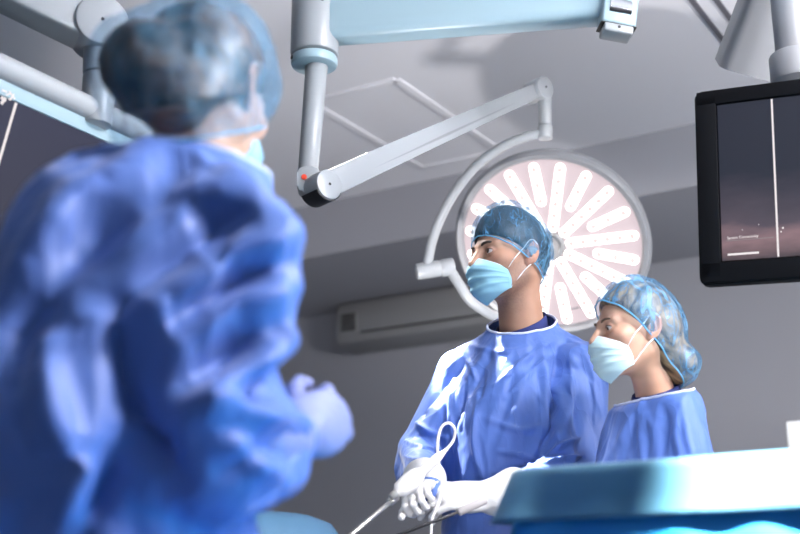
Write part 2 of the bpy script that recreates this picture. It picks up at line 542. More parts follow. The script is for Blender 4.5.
class Hand:
    """wrist position, finger direction, back-of-hand normal, thumb side (+1: +Y of the hand), curls in degrees"""
    def __init__(s, wrist, fdir, back, thumb=1, curls=(50, 50, 50, 50), spread=1., th=(30, 20, 20), scale=1.):
        x = Vector(fdir).normalized(); z = Vector(back); z = (z - x * z.dot(x)).normalized(); y = z.cross(x)
        s.M = np.array(Matrix((x, y, z))) / scale; s.o = np.array(wrist, float); s.sc = scale
        s.seg = []
        for (by, L, c, rr) in zip((.030, .0105, -.0095, -.0285), (.074, .082, .076, .060), curls, (.0092, .0095, .0091, .0082)):
            p = np.array((.090 - abs(by) * .12, by * thumb, -.001)); ang = 0; sp = by * 3.2 * spread * thumb
            sg = []
            for fr_, cf, k in ((.46, .75, 1.), (.30, 1.1, .94), (.24, .8, .86)):
                ang += R(c) * cf
                dr = np.array((math.cos(ang) * math.cos(sp), math.cos(ang) * math.sin(sp), -math.sin(ang)))
                q = p + dr * L * fr_ * 1.02
                sg.append((p, q, rr * k * 1.04, rr * k * .96)); p = q
            s.seg.append(sg)
        p = np.array((.022, .030 * thumb, -.006)); a, b, c = (R(v) for v in th); sg = []
        yaw = a
        for L, dy, k in ((.044, 0, .0125), (.034, b, .0108), (.027, c, .0095)):
            yaw -= dy
            dr = np.array((math.cos(yaw) * .92, math.sin(yaw) * thumb, -.38)); dr /= np.linalg.norm(dr)
            q = p + dr * L; sg.append((p, q, k * 1.05, k * .92)); p = q
        s.seg.append(sg)
    def world(s, p): return s.o + np.linalg.inv(s.M) @ np.array(p, float)
    def __call__(s, P):
        Q = (P - s.o) @ s.M.T
        d = s_ell(Q, (.050, 0, 0), (.058, .043, .0165))
        d = smin(d, s_ell(Q, (.045, 0, -.006), (.040, .036, .014)), .012)
        d = smin(d, s_cone(Q, (-.035, 0, 0), (.020, 0, 0), .028, .022), .022)
        d = smin(d, s_ell(Q, (.030, s.seg[4][0][0][1] * .8, -.008), (.028, .016, .014)), .012)
        f = None
        for sg in s.seg:
            g = None
            for a, b, r1, r2 in sg:
                v = s_cone(Q, a, b, r1, r2); g = v if g is None else smin(g, v, .004)
            f = g if f is None else smin(f, g, .0022)
        d = smin(d, f, .008)
        return d * s.sc

def tube_obj(name, pts, r, m, parent, seg=10, closed=False):
    bm = bmesh.new(); bm_tube(bm, pts, r, seg, closed); return obj(name, bm, m, parent)

def boundary_loops(me):
    bm = bmesh.new(); bm.from_mesh(me)
    es = [e for e in bm.edges if e.is_boundary]
    nxt = {}
    for e in es:
        a, b = e.verts; nxt.setdefault(a.index, []).append(b.index); nxt.setdefault(b.index, []).append(a.index)
    co = {v.index: v.co.copy() for v in bm.verts}
    bm.free()
    loops = []; seen = set()
    for s0 in nxt:
        if s0 in seen: continue
        lp = [s0]; seen.add(s0); cur = s0
        while True:
            c = [k for k in nxt[cur] if k not in seen]
            if not c: break
            cur = c[0]; seen.add(cur); lp.append(cur)
        loops.append([co[i] for i in lp])
    return sorted(loops, key=len, reverse=True)

def resample(loop, n):
    L = [Vector(p) for p in loop]; L.append(L[0])
    acc = [0]
    for a, b in zip(L, L[1:]): acc.append(acc[-1] + (b - a).length)
    out = []; j = 0
    for k in range(n):
        t = acc[-1] * k / n
        while acc[j + 1] < t: j += 1
        f = (t - acc[j]) / max(acc[j + 1] - acc[j], 1e-9)
        out.append(L[j].lerp(L[j + 1], f))
    return out

def bisect(me, co, no, near=None, rad=None):
    """cut away what lies on the +no side (only within rad of near)"""
    bm = bmesh.new(); bm.from_mesh(me)
    fs = bm.faces[:]
    if near is not None:
        fs = [f for f in fs if (f.calc_center_median() - Vector(near)).length < rad]
    geom = list({v for f in fs for v in f.verts}) + list({e for f in fs for e in f.edges}) + fs
    bmesh.ops.bisect_plane(bm, geom=geom, plane_co=Vector(co), plane_no=Vector(no), clear_outer=True, dist=1e-5)
    bm.to_mesh(me); bm.free(); me.update()
    me.polygons.foreach_set('use_smooth', [True] * len(me.polygons))

def np_verts(me):
    a = np.empty(len(me.vertices) * 3); me.vertices.foreach_get('co', a); return a.reshape(-1, 3)
def np_normals(me):
    a = np.empty(len(me.vertices) * 3); me.vertex_normals.foreach_get('vector', a); return a.reshape(-1, 3)
def put_verts(me, V):
    me.vertices.foreach_set('co', np.ascontiguousarray(V, float).ravel()); me.update()
def laplace(me, V, it, w=.5):
    n = len(me.edges); e = np.empty(n * 2, np.int64); me.edges.foreach_get('vertices', e); e = e.reshape(-1, 2)
    deg = np.bincount(e.ravel(), minlength=len(V))[:, None]
    for _ in range(it):
        A = np.zeros_like(V)
        for k in range(3):
            A[:, k] = np.bincount(e[:, 0], V[e[:, 1], k], len(V)) + np.bincount(e[:, 1], V[e[:, 0], k], len(V))
        V = V + w * (A / np.maximum(deg, 1) - V)
    return V

def cloth_relax(o, collider, pinw, frames, shrink, grav=1., stiff=8., dist=.004, quality=5, selfc=False):
    """let the gown settle over the body like cloth, then keep the settled mesh"""
    vg = o.vertex_groups.new(name='pin')
    for lv in np.unique(np.round(pinw, 1)):
        if lv > 0:
            vg.add([int(i) for i in np.nonzero(np.round(pinw, 1) == lv)[0]], float(lv), 'REPLACE')
    cm = collider.modifiers.new('col', 'COLLISION')
    collider.collision.thickness_outer = dist; collider.collision.cloth_friction = 15
    m = o.modifiers.new('cloth', 'CLOTH'); s = m.settings
    s.quality = quality; s.mass = .25; s.tension_stiffness = stiff; s.compression_stiffness = stiff
    s.shear_stiffness = stiff * .4; s.bending_stiffness = .35; s.vertex_group_mass = 'pin'
    s.shrink_min = shrink; s.shrink_max = shrink; s.air_damping = 3
    s.effector_weights.gravity = grav
    m.collision_settings.distance_min = dist; m.collision_settings.collision_quality = 3
    m.collision_settings.use_self_collision = selfc
    if selfc: m.collision_settings.self_distance_min = .006
    m.point_cache.frame_start = 1; m.point_cache.frame_end = frames + 2
    for f in range(1, frames + 1): SC.frame_set(f)
    dg = bpy.context.evaluated_depsgraph_get()
    ev = o.evaluated_get(dg); em = ev.to_mesh()
    V = np.empty(len(em.vertices) * 3); em.vertices.foreach_get('co', V); V = V.reshape(-1, 3).copy()
    ev.to_mesh_clear()
    o.modifiers.remove(m); collider.modifiers.remove(cm); o.vertex_groups.clear()
    SC.frame_set(1)
    put_verts(o.data, V)

def build_person(c):
    """c: dictionary of the pose, see the three calls below; all positions in the person's own frame (faces -Y)"""
    fem = c['fem']; hs = c.get('hs', 1.)
    hc = np.array(c['head']); HM = rotm(*c['hrot'])           # columns: head axes
    to_head = lambda P: ((P - hc) @ HM) / hs
    from_head = lambda p: Vector(hc + HM @ (np.array(p, float) * hs))
    nb = np.array(c['neck']); arms = c['arms']; hands = c['hands']; rows = c['rows']
    bk = c.get('bk', 1.)

    def body(P):
        H = to_head(P)
        d = head_sdf(H, fem) * hs
        nr = (.054 if not fem else .046) * hs
        d = smin(d, s_cone(P, HM @ np.array((0, .022, -.055)) * hs + hc, nb + np.array((0, .005, 0)), nr, nr * 1.08), .025)
        t = s_loft(P, [(z, x, y, rx - .048, ry - .048) for z, x, y, rx, ry in rows])
        for (S, E, W) in arms:
            t = smin(t, s_cone(P, nb + np.array((0, .01, -.045)), S, .034, .038), .03)
            t = smin(t, s_cone(P, S, E, .032 * bk, .030 * bk), .02)
            t = smin(t, s_cone(P, E, W, .032 * bk, .023), .015)
        for sx in (-1, 1):
            px, py = rows[0][1], rows[0][2]
            t = smin(t, s_cone(P, (px + sx * .095, py, .84), (px + sx * .1, py, .46), .080, .055), .04)
            t = smin(t, s_cone(P, (px + sx * .1, py, .46), (px + sx * .1, py + .01, .09), .054, .036), .02)
            t = smin(t, s_ell(P, (px + sx * .1, py - .06, .035), (.040, .11, .033)), .03)
        d = smin(d, t, .035)
        for h in hands: d = smin(d, h(P) + .0022, .012)
        return d

    lo = np.array(c['lo']); hi = np.array(c['hi'])
    spans = [[], [], []]
    for k in range(3):
        spans[k].append((hc[k] - .15, hc[k] + .15, .0024))
        for h in hands:
            m = h.world((.06, 0, -.02))
            spans[k].append((m[k] - .10, m[k] + .10, .0045))
    ax = [axis_pts(lo[k], hi[k], .012, spans[k]) for k in range(3)]
    V, F = surface(body, ax)
    me_o = mesh_obj('person', V, F, SKIN)
    H = to_head(V)
    set_colors(me_o.data, head_color(H, c['skin'], c.get('stubble'), fem))
    root = me_o

    # ---- eyes, brows
    for sx in (-1, 1):
        g = c.get('gaze', (0, 0)); gd = Vector((math.sin(g[0]) * math.cos(g[1]), -math.cos(g[0]) * math.cos(g[1]), math.sin(g[1])))
        bm = bmesh.new(); bmesh.ops.create_uvsphere(bm, u_segments=40, v_segments=28, radius=.0126 * hs)
        q = Vector((0, 0, 1)).rotation_difference(gd).to_matrix()
        bmesh.ops.transform(bm, matrix=tf(Matrix(HM) @ q, from_head(EYE * np.array((sx, 1, 1)))), verts=bm.verts)
        e = obj('eye', bm, EYEM, root)
        ctr = np.array(from_head(EYE * np.array((sx, 1, 1)))); ev = np_verts(e.data) - ctr
        cs = ev @ (HM @ np.array(gd)) / (.0126 * hs)
        C = np.tile(np.array((.72, .68, .66)), (len(ev), 1))
        C[cs > .885] = (.07, .035, .02); C[cs > .975] = (.004, .004, .004)
        set_colors(e.data, C)
        pts = [from_head((sx * x, y, z)) for x, y, z in ((.013, -.094, .017), (.024, -.0935, .0215), (.036, -.087, .0225), (.049, -.073, .017))]
        k = .0036 if not fem else .0026
        tube_obj('eyebrow', spline(pts, 5), [k * t for t in (.55, .8, .95, 1, 1, 1, 1, .95, .95, .9, .85, .8, .7, .6, .45, .3)], c['browm'], root, 8)
        pts = [from_head((sx * (EYE[0] + .0150 * math.sin(a)), EYE[1] - .0150 * math.cos(a) * .93, EYE[2] - .0008 + .0056 * math.cos(a * 1.15))) for a in (-1.0, -.6, -.2, .2, .6, 1.0)]
        tube_obj('eyelash', spline(pts, 4), .0009, BROW, root, 6)

    # ---- hair
    hb = c.get('bun')
    pn = np.array(c['hairline'][1]); pn = pn / np.linalg.norm(pn); pc = np.array(c['hairline'][0])
    def hair(P):
        Q = to_head(P)
        d = cranium(Q, c.get('hairthick', .004))
        for ctr, r in c.get('capbulge', ()): d = smin(d, s_ell(Q, ctr, np.array(r) - c.get('hairgap', .009)), .03)
        d = smax(d, -(Q - pc) @ pn, .006)
        if hb:
            for ctr, r in hb: d = smin(d, s_ell(Q, ctr, r), .02)
        d = d + .0010 * noise(Q * np.array((60, 20, 20)))
        return d * hs
    ax = [axis_pts(hc[k] - .19, hc[k] + .19, .0045) for k in range(3)]
    V, F = surface(hair, ax)
    mesh_obj('hair', V, F, c['hairm'], root)

    # ---- cap
    kc, kn = c['capplane']; kn = Vector(kn).normalized()
    def cap(P):
        Q = to_head(P)
        d = cranium(Q, c.get('capgap', .011))
        for ctr, r in c.get('capbulge', ()): d = smin(d, s_ell(Q, ctr, r), .03)
        n = np.maximum(.0045 * noise(Q * 17 + 3) + .0030 * ridge(Q * np.array((26, 20, 12)), 9.), -.003)
        return (d - n * c.get('capcrumple', 1.)) * hs
    ax = [axis_pts(hc[k] - .20, hc[k] + .20, .005) for k in range(3)]
    V, F = surface(cap, ax)
    co = mesh_obj('surgical_cap', V, F, c['capm'], root)
    m3 = Matrix(HM)
    bisect(co.data, from_head(kc), -(m3 @ kn))
    # gather: the elastic edge draws in a little
    lp = boundary_loops(co.data)[0]
    tube_obj('elastic_edge', resample(lp, 90), .0016, c['edgem'], co, 6, True)

    # ---- mask
    prof = c.get('maskprof', [(-.104, -.013), (-.114, -.022), (-.1225, -.034), (-.121, -.050), (-.117, -.066), (-.114, -.082), (-.113, -.101), (-.104, -.121), (-.076, -.134)])
    prof = np.array(prof); nv, nu = 41, 45
    vv = np.linspace(0, 1, nv); pi = np.linspace(0, 1, len(prof))
    py = np.interp(vv, pi, prof[:, 0]); pz = np.interp(vv, pi, prof[:, 1])
    for _ in range(3):
        py[1:-1] = (py[:-2] + 2 * py[1:-1] + py[2:]) / 4; pz[1:-1] = (pz[:-2] + 2 * pz[1:-1] + pz[2:]) / 4
    Vm = []
    sy0, sz0, sy1, sz1, xs = c.get('maskside', (-.052, -.046, -.034, -.094, .061))
    for i, v in enumerate(vv):
        sy = sy0 + (sy1 - sy0) * v; sz = sz0 + (sz1 - sz0) * v
        xw = xs * (1 - .10 * (2 * v - 1) ** 2 - .08 * v)
        for j in range(nu):
            u = -1 + 2 * j / (nu - 1); th = u * math.pi / 2
            cb = 1 - math.cos(th) ** .8; zb = abs(u) ** c.get('maskdrop', 1.0)
            x = xw * math.sin(th); y = py[i] + (sy - py[i]) * cb; z = pz[i] + (sz - pz[i]) * zb
            fade = math.cos(th) ** .5
            pl = 0
            for pk in (.34, .54, .74):
                s_ = (v - pk) / .07
                pl += .0044 * (max(0, 1 - abs(s_)) if s_ < 0 else max(0, 1 - abs(s_) * 3))
            cr = .0030 * float(noise(np.array([[x * 38, y * 20, z * 60 + 5]]))[0])
            r_ = pl * fade + cr
            Vm.append((x + r_ * math.sin(th) * .7, y - r_ * math.cos(th) - (.0 if True else 0), z))
    Fm = [(i * nu + j, i * nu + j + 1, (i + 1) * nu + j + 1, (i + 1) * nu + j) for i in range(nv - 1) for j in range(nu - 1)]
    Vl = [from_head(p) for p in Vm]
    mk = mesh_obj('face_mask', Vl, Fm, c['maskm'], root)
    sd = mk.modifiers.new('thick', 'SOLIDIFY'); sd.thickness = .0016; sd.offset = 0
    for sx in (-1, 1):
        j = nu - 1 if sx > 0 else 0
        a = Vm[3 * nu + j]; b = Vm[(nv - 4) * nu + j]
        tube_obj('ear_loop', spline([from_head(p) for p in (a, (sx * .0735, -.036, -.022), (sx * .0765, -.012, .002), (sx * .084, .008, .026), (sx * .086, .026, .018), (sx * .083, .030, -.004), (sx * .078, .016, -.030), (sx * .073, -.006, -.050), b)], 6), c.get('loopr', .0015), LOOP, mk, 6)
    # bound upper edge of the mask
    tube_obj('mask_binding', [Vl[0 * nu + j] for j in range(nu)], .0013, LOOP, mk, 6)

    # ---- scrub collar under the gown
    if c.get('scrub'):
        cz, cyy, rr, tilt = c['scrub']
        def scrub(P):
            d = s_cone(P, nb + np.array((0, .01, .05)), nb + np.array((0, .0, -.06)), rr * .86, rr * 1.15)
            return d
        ax = [axis_pts(nb[k] - .16, nb[k] + .16, .006) for k in range(3)]
        V, F = surface(scrub, ax)
        so = mesh_obj('scrub_collar', V, F, SCRUB, root)
        bisect(so.data, (nb[0], nb[1] - .05, nb[2] + cz), (c.get('scrubx', 0), tilt, 1))
        bisect(so.data, (nb[0], nb[1], nb[2] - .05), (0, 0, -1))
        sd = so.modifiers.new('thick', 'SOLIDIFY'); sd.thickness = .003

    # ---- gown
    fn = c.get('folds')
    sl = c['sleeve']
    def gown(P):
        t = s_loft(P, rows)
        for (S, E, W), lo_ in zip(arms, sl):
            S, E, W = map(np.array, (S, E, W))
            t = smin(t, s_cone(P, nb + np.array((0, .012, -.045)), S, .050, .066 * bk), .05)
            a = s_cone(P, S, E, lo_[0], lo_[1])
            a = smin(a, s_cone(P, E, W, lo_[1] * .95, lo_[2]), .03)
            t = smin(t, a, c.get('armk', .016))
        t = smin(t, s_cone(P, nb + np.array((0, .008, .07)), nb + np.array((0, .004, -.05)), c.get('neckr', .074), c.get('neckr', .074) * 1.2), .05)
        return t
    glo, ghi = lo.copy(), hi.copy(); glo[2] = .22
    gh = c.get('gh', .011)
    ax = [axis_pts(glo[k], ghi[k], gh) for k in range(3)]
    V, F = surface(gown, ax)
    go = mesh_obj('surgical_gown', V, F, GOWN, root)
    np_, nn_ = c['neckcut']
    bisect(go.data, np_, nn_, nb + np.array((0, -.01, .02)), c.get('cutr', .135))
    V = np_verts(go.data)
    lp = boundary_loops(go.data)
    if c.get('cloth'):
        pin = np.zeros(len(V))
        dn = np.full(len(V), 9.)
        ring = np.array([tuple(p) for p in lp[0]])
        for p in ring: dn = np.minimum(dn, np.linalg.norm(V - p, axis=1))
        pin = np.maximum(pin, (dn < .02) * 1.)
        for (S, E, W) in arms: pin = np.maximum(pin, np.clip(1.3 - np.linalg.norm(V - np.array(W), axis=1) / .06, 0, 1))
        pin = np.maximum(pin, (V[:, 2] < .5) * 1.)
        fr_, shr, gr = c['cloth']
        cloth_relax(go, root, pin, fr_, shr, gr, stiff=c.get('stiff', 8.), selfc=c.get('selfc', False))
        V = laplace(go.data, np_verts(go.data), 1, .3); put_verts(go.data, V)
    sb = go.modifiers.new('sub', 'SUBSURF'); sb.levels = 1
    dg = bpy.context.evaluated_depsgraph_get()
    old = go.data; go.data = bpy.data.meshes.new_from_object(go.evaluated_get(dg)); go.modifiers.remove(sb); bpy.data.meshes.remove(old)
    go.data.polygons.foreach_set('use_smooth', [True] * len(go.data.polygons))
    V = np_verts(go.data)
    nrm = np_normals(go.data)
    if fn: V = V + nrm * fn(V)[:, None]
    if c.get('creases'):
        bv = BVHTree.FromPolygons([tuple(v) for v in V], [tuple(p.vertices) for p in go.data.polygons])
        ri = Matrix.Rotation(-c['rz'], 3, 'Z'); eye = ri @ (Vector((0, 0, CAM_H)) - Vector((*c['loc'], 0)))
        D = np.zeros(len(V))
        for pts, wd_, ht in c['creases']:
            P3 = []
            for q in spline([Vector((x, y, 0)) for x, y in pts], 6):
                dr = ri @ (at(q.x, q.y, 1.) - Vector((0, 0, CAM_H)))
                hit = bv.ray_cast(eye, dr.normalized())[0]
                if hit is not None and (not P3 or (hit - P3[-1]).length < .12): P3.append(hit)
            n_ = len(P3)
            best = np.full(len(V), 9.); tp = np.zeros(len(V))
            for k in range(n_ - 1):
                a = np.array(P3[k]); v = np.array(P3[k + 1]) - a
                t = np.clip(((V - a) @ v) / max(v @ v, 1e-9), 0, 1); dd = np.linalg.norm(V - a - t[:, None] * v, axis=1)
                m_ = dd < best; best[m_] = dd[m_]; tp[m_] = ((k + t) / (n_ - 1))[m_]
            D += ht * np.exp(-(best / wd_) ** 2) * np.clip(np.sin(np.pi * np.clip(tp, .06, .94)), 0, 1) ** .5
        V = V + nrm * D[:, None]
    def cover(P):
        d = s_loft(P, [(z, x, y, rx - .045, ry - .045) for z, x, y, rx, ry in rows])
        for (S, E, W) in arms:
            d = smin(d, s_cone(P, nb + np.array((0, .01, -.045)), S, .040, .046), .03)
            d = smin(d, s_cone(P, S, E, .046 * bk, .040 * bk), .02); d = smin(d, s_cone(P, E, W, .040 * bk, .028), .015)
        return d
    for _ in range(2):
        d0 = cover(V); e = 1e-3
        G = np.stack([cover(V + np.eye(3)[k] * e) - d0 for k in range(3)], 1) / e
        G /= np.maximum(np.linalg.norm(G, axis=1), .3)[:, None]
        V = V + G * np.clip(.004 - d0, 0, .03)[:, None]
    put_verts(go.data, V)
    lp = boundary_loops(go.data)
    if lp:
        tube_obj('neck_binding', resample(lp[0], 80), c.get('bindr', .0032), TRIM, go, 8, True)

    # ---- gloves
    for h, (S, E, W), gz in zip(hands, arms, c['glove']):
        W = np.array(W); E = np.array(E); dr = (E - W) / np.linalg.norm(E - W)
        def glove(P):
            d = h(P)
            if gz: d = smin(d, s_cone(P, W + dr * .055, W, gz * 1.08, gz * .92), .02)
            d = d - .0012 * ridge(P * 55, 2.) * np.clip(1 - np.linalg.norm(P - W, axis=1) / .10, .15, 1)
            return d
        m = h.world((.05, 0, -.01))
        ax = [axis_pts(min(m[k], W[k]) - .15, max(m[k], W[k]) + .15, .0028) for k in range(3)]
        V, F = surface(glove, ax)
        mesh_obj('glove', V, F, c.get('glovem', GLOVE), root)

    for sx in (-1, 1):
        px, py = rows[0][1], rows[0][2]
        def shoe(P): return smax(s_ell(P, (px + sx * .1, py - .06, .045), (.050, .135, .055)), -P[:, 2] + .0, .004)
        ax = [axis_pts(a, b, .012) for a, b in ((px + sx * .1 - .08, px + sx * .1 + .08), (py - .24, py + .12), (-.03, .13))]
        V, F = surface(shoe, ax); mesh_obj('shoe', V, F, SHOE, root)

    root.location = (*c['loc'], 0); root.rotation_euler = (0, 0, c['rz'])
    tag(root, c['label'], 'person')
    return root

def local(c_loc, rz, w):
    v = Matrix.Rotation(-rz, 3, 'Z') @ (Vector(w) - Vector((*c_loc, 0)))
    return np.array(v)
def local_dir(rz, d): return Matrix.Rotation(-rz, 3, 'Z') @ Vector(d)

EYEM = mat('eyeball', (.7, .7, .7), .15, attr='Col', spec=.6)

def fold_fn(amp, sx, seed, lines=()):
    """wrinkles: ridged noise in a stretched, warped frame plus hand-placed creases (a, b, width, height)"""
    def f(P):
        W = P + .05 * np.stack([noise(P * 5 + seed), noise(P * 5 + seed + 7), noise(P * 5 + seed + 13)], 1)
        d = amp * (ridge(W * np.array(sx), seed) ** 3 * .9 - .35 + .5 * noise(W * np.array(sx) * .5 + seed))
        d += amp * .45 * (ridge(W * np.array(sx) * 2.1, seed + 5) ** 2 - .4)
        for a, b, w, h in lines:
            a = np.array(a, float); b = np.array(b, float); v = b - a
            t = np.clip(((P - a) @ v) / (v @ v), 0, 1); q = np.linalg.norm(P - a - t[:, None] * v, axis=1)
            d += h * np.exp(-(q / w) ** 2) * np.sin(np.pi * np.clip(t, .08, .92)) ** .5
        return d
    return f
# ------------------------------------------------------------------ the man by the lamp
CAPB = cap_mat('cap_blue', (.045, .23, .44), .19, .75, 14)
CAPL = cap_mat('cap_light_blue', (.07, .32, .62), .13, .75, 15)
CAPN = cap_mat('cap_sky_blue', (.08, .34, .60), .15, .34, 15)
EDGE = mat('cap_edge', (.12, .38, .62), .7)

MF = 1.045
ml, mr = (.272 * MF, 2.83 * MF), R(-14)
def mfar(w): return (w[0] * MF, w[1] * MF, CAM_H + (w[2] - CAM_H) * MF)
L = lambda w: local(ml, mr, mfar(w))
hw = (.264, 2.80, CAM_H + .838)
m_wr, m_wl = at(426, 488, 2.56), at(489, 497, 2.53)
m_hand_r = Hand(L(m_wr), local_dir(mr, (-.25, -.75, -.12)), local_dir(mr, (-.45, -.25, .80)), thumb=-1, curls=(60, 64, 68, 70), th=(20, 10, 10), scale=.88)
m_hand_l = Hand(L(m_wl), local_dir(mr, (-.97, -.16, .01)), local_dir(mr, (.0, -.72, .62)), thumb=-1, curls=(20, 24, 30, 36), th=(20, 6, 6), scale=MF)
man = dict(fem=False, hs=.945 * MF, loc=ml, rz=mr, head=L(hw), hrot=(R(-44), R(3), 0), neck=L((.297, 2.845, 1.518)),
    rows=[(CAM_H + (z - CAM_H) * MF if z > .9 else z, x * MF, y * MF, a * MF, b * MF) for z, x, y, a, b in ((.24, 0, .03, .185, .18), (.70, 0, .02, .180, .17), (1.00, 0, .01, .178, .158), (1.20, 0, .0, .168, .148), (1.33, 0, -.002, .168, .146), (1.42, 0, .006, .155, .122), (1.475, 0, .012, .12, .092))],
    arms=[(L((.142, 2.875, 1.432)), L((.040, 2.85, 1.238)), L(m_wr + Vector((.0, -.010, .002)))), (L((.420, 2.785, 1.432)), L((.398, 2.725, 1.19)), L(m_wl + Vector((.02, .01, .002))))],
    sleeve=[(.070, .064, .042), (.072, .066, .034)], glove=[.046, .046], folds=fold_fn(.0032, (13, 13, 4), 3.), hands=[m_hand_r, m_hand_l],
    lo=(-.44, -.56, -.02), hi=(.44, .28, 1.98), skin=(.40, .225, .155), stubble=True, browm=BROW, gaze=(R(-8), R(4)),
    hairline=((0, -.088, .052), (0, .60, 1)), hairm=hair_mat('short_dark_hair', (.008, .006, .005), (.05, .038, .032), (90, 24, 30)),
    capplane=((0, -.094, .040), (0, .62, 1)), capm=CAPB, edgem=EDGE, capgap=.009, capbulge=[((0, .046, .03), (.078, .064, .078)), ((0, .002, .056), (.075, .094, .090))],
    maskm=MASKM, scrub=(.004, 0, .070, -.55), scrubx=-.22, neckcut=(L((.28, 2.76, 1.500)), (0, -.52, 1)), neckr=.080,
    cloth=(10, -.035, .6), gh=.0105,
    creases=[([(560, 348), (553, 400), (541, 458)], .013, -.030), ([(573, 352), (569, 400), (560, 445)], .014, .018),
        ([(540, 462), (560, 447), (580, 438)], 0.0053, 0.0150), ([(542, 464), (562, 460), (585, 455)], 0.0053, 0.0150), ([(538, 462), (520, 455), (500, 452)], 0.0053, 0.0135), ([(536, 466), (518, 468), (495, 474)], 0.0053, 0.0120),
        ([(495, 385), (525, 360), (556, 338)], 0.0060, 0.0090), ([(505, 398), (535, 368), (560, 350)], 0.0053, 0.0075), ([(478, 395), (474, 440), (480, 475)], 0.0075, 0.0105), ([(455, 370), (450, 410), (455, 450)], 0.0067, 0.0090), ([(465, 380), (462, 430)], 0.0060, -0.0090),
        ([(440, 352), (430, 385), (424, 415)], 0.0083, -0.0180), ([(412, 420), (430, 432), (446, 438)], 0.0060, 0.0120), ([(404, 440), (420, 448), (440, 450)], 0.0053, 0.0105), ([(402, 455), (418, 462), (432, 464)], 0.0053, 0.0090),
        ([(470, 345), (500, 352), (540, 345)], 0.0075, 0.0060), ([(490, 420), (520, 430), (545, 425)], 0.0075, 0.0090), ([(455, 345), (470, 365), (476, 380)], 0.0045, 0.0090)], label='masked person standing before the round lamp, turning their head to the left')

# ---- the woman at the right
WF = .945
wl, wr = (.565 * WF, 2.78 * WF), R(-60)
def LW(w): return local(wl, wr, (w[0] * WF, w[1] * WF, CAM_H + (w[2] - CAM_H) * WF))
w_hand_r = Hand(LW((.41, 2.60, .99)), local_dir(wr, (-.9, -.4, .0)), local_dir(wr, (.0, .0, 1)), thumb=-1, curls=(40, 44, 46, 50))
w_hand_l = Hand(LW((.47, 2.50, .99)), local_dir(wr, (-.95, -.2, .0)), local_dir(wr, (.0, .0, 1)), thumb=1, curls=(40, 44, 46, 50))
wh = at(634, 331, 2.72)
woman = dict(fem=True, hs=.875, loc=wl, rz=wr, head=LW(wh), hrot=(R(-14), R(3), 0), neck=LW((.595, 2.775, 1.345)), bk=.85,
    rows=[(.24, 0, .02, .155, .15), (.70, 0, .02, .155, .145), (.92, 0, .02, .150, .140), (1.06, 0, .01, .132, .118), (1.16, 0, .005, .130, .114), (1.235, 0, .012, .118, .096), (1.285, 0, .018, .096, .078)],
    arms=[(LW((.540, 2.83, 1.27)), LW((.53, 2.78, 1.02)), LW((.43, 2.615, .995))), (LW((.630, 2.690, 1.290)), LW((.615, 2.62, 1.03)), LW((.49, 2.51, .995)))],
    sleeve=[(.062, .060, .034), (.064, .060, .034)], glove=[.042, .042], hands=[w_hand_r, w_hand_l], creases=[([(640, 405), (625, 430), (612, 455)], .010, .006), ([(665, 405), (668, 430), (662, 460)], .010, -.006), ([(680, 405), (676, 430), (680, 460)], .009, .006), ([(648, 415), (655, 440), (650, 460)], .008, .005)], folds=fold_fn(.003, (13, 13, 4.5), 21.),
    lo=(-.40, -.50, -.02), hi=(.40, .28, 1.72), skin=(.52, .295, .205), browm=mat('soft_brow', (.10, .055, .035), .8), gaze=(R(-4), R(-16)),
    hairline=((0, -.080, .070), (0, 1.1, 1)), hairm=hair_mat('streaked_blonde_hair', (.030, .019, .012), (.44, .29, .165), (80, 18, 26)), bun=[((0, .108, -.078), (.048, .042, .046)), ((0, .06, -.06), (.05, .04, .05))],
    capplane=((0, -.080, .064), (0, 1.08, 1)), capm=CAPL, edgem=EDGE, capgap=.009, capbulge=[((0, .106, -.080), (.062, .060, .064)), ((0, .05, .0), (.082, .080, .098)), ((0, .010, .048), (.078, .096, .088))],
    maskm=MASK_W, scrub=(.0, 0, .056, -.42), scrubx=.12, neckcut=(LW(at(650, 398, 2.70)), (0, -.22, 1)), neckr=.060,
    cloth=(10, -.03, .5), label='masked person with fair hair under a blue cap, looking down beside the white-lit drape')

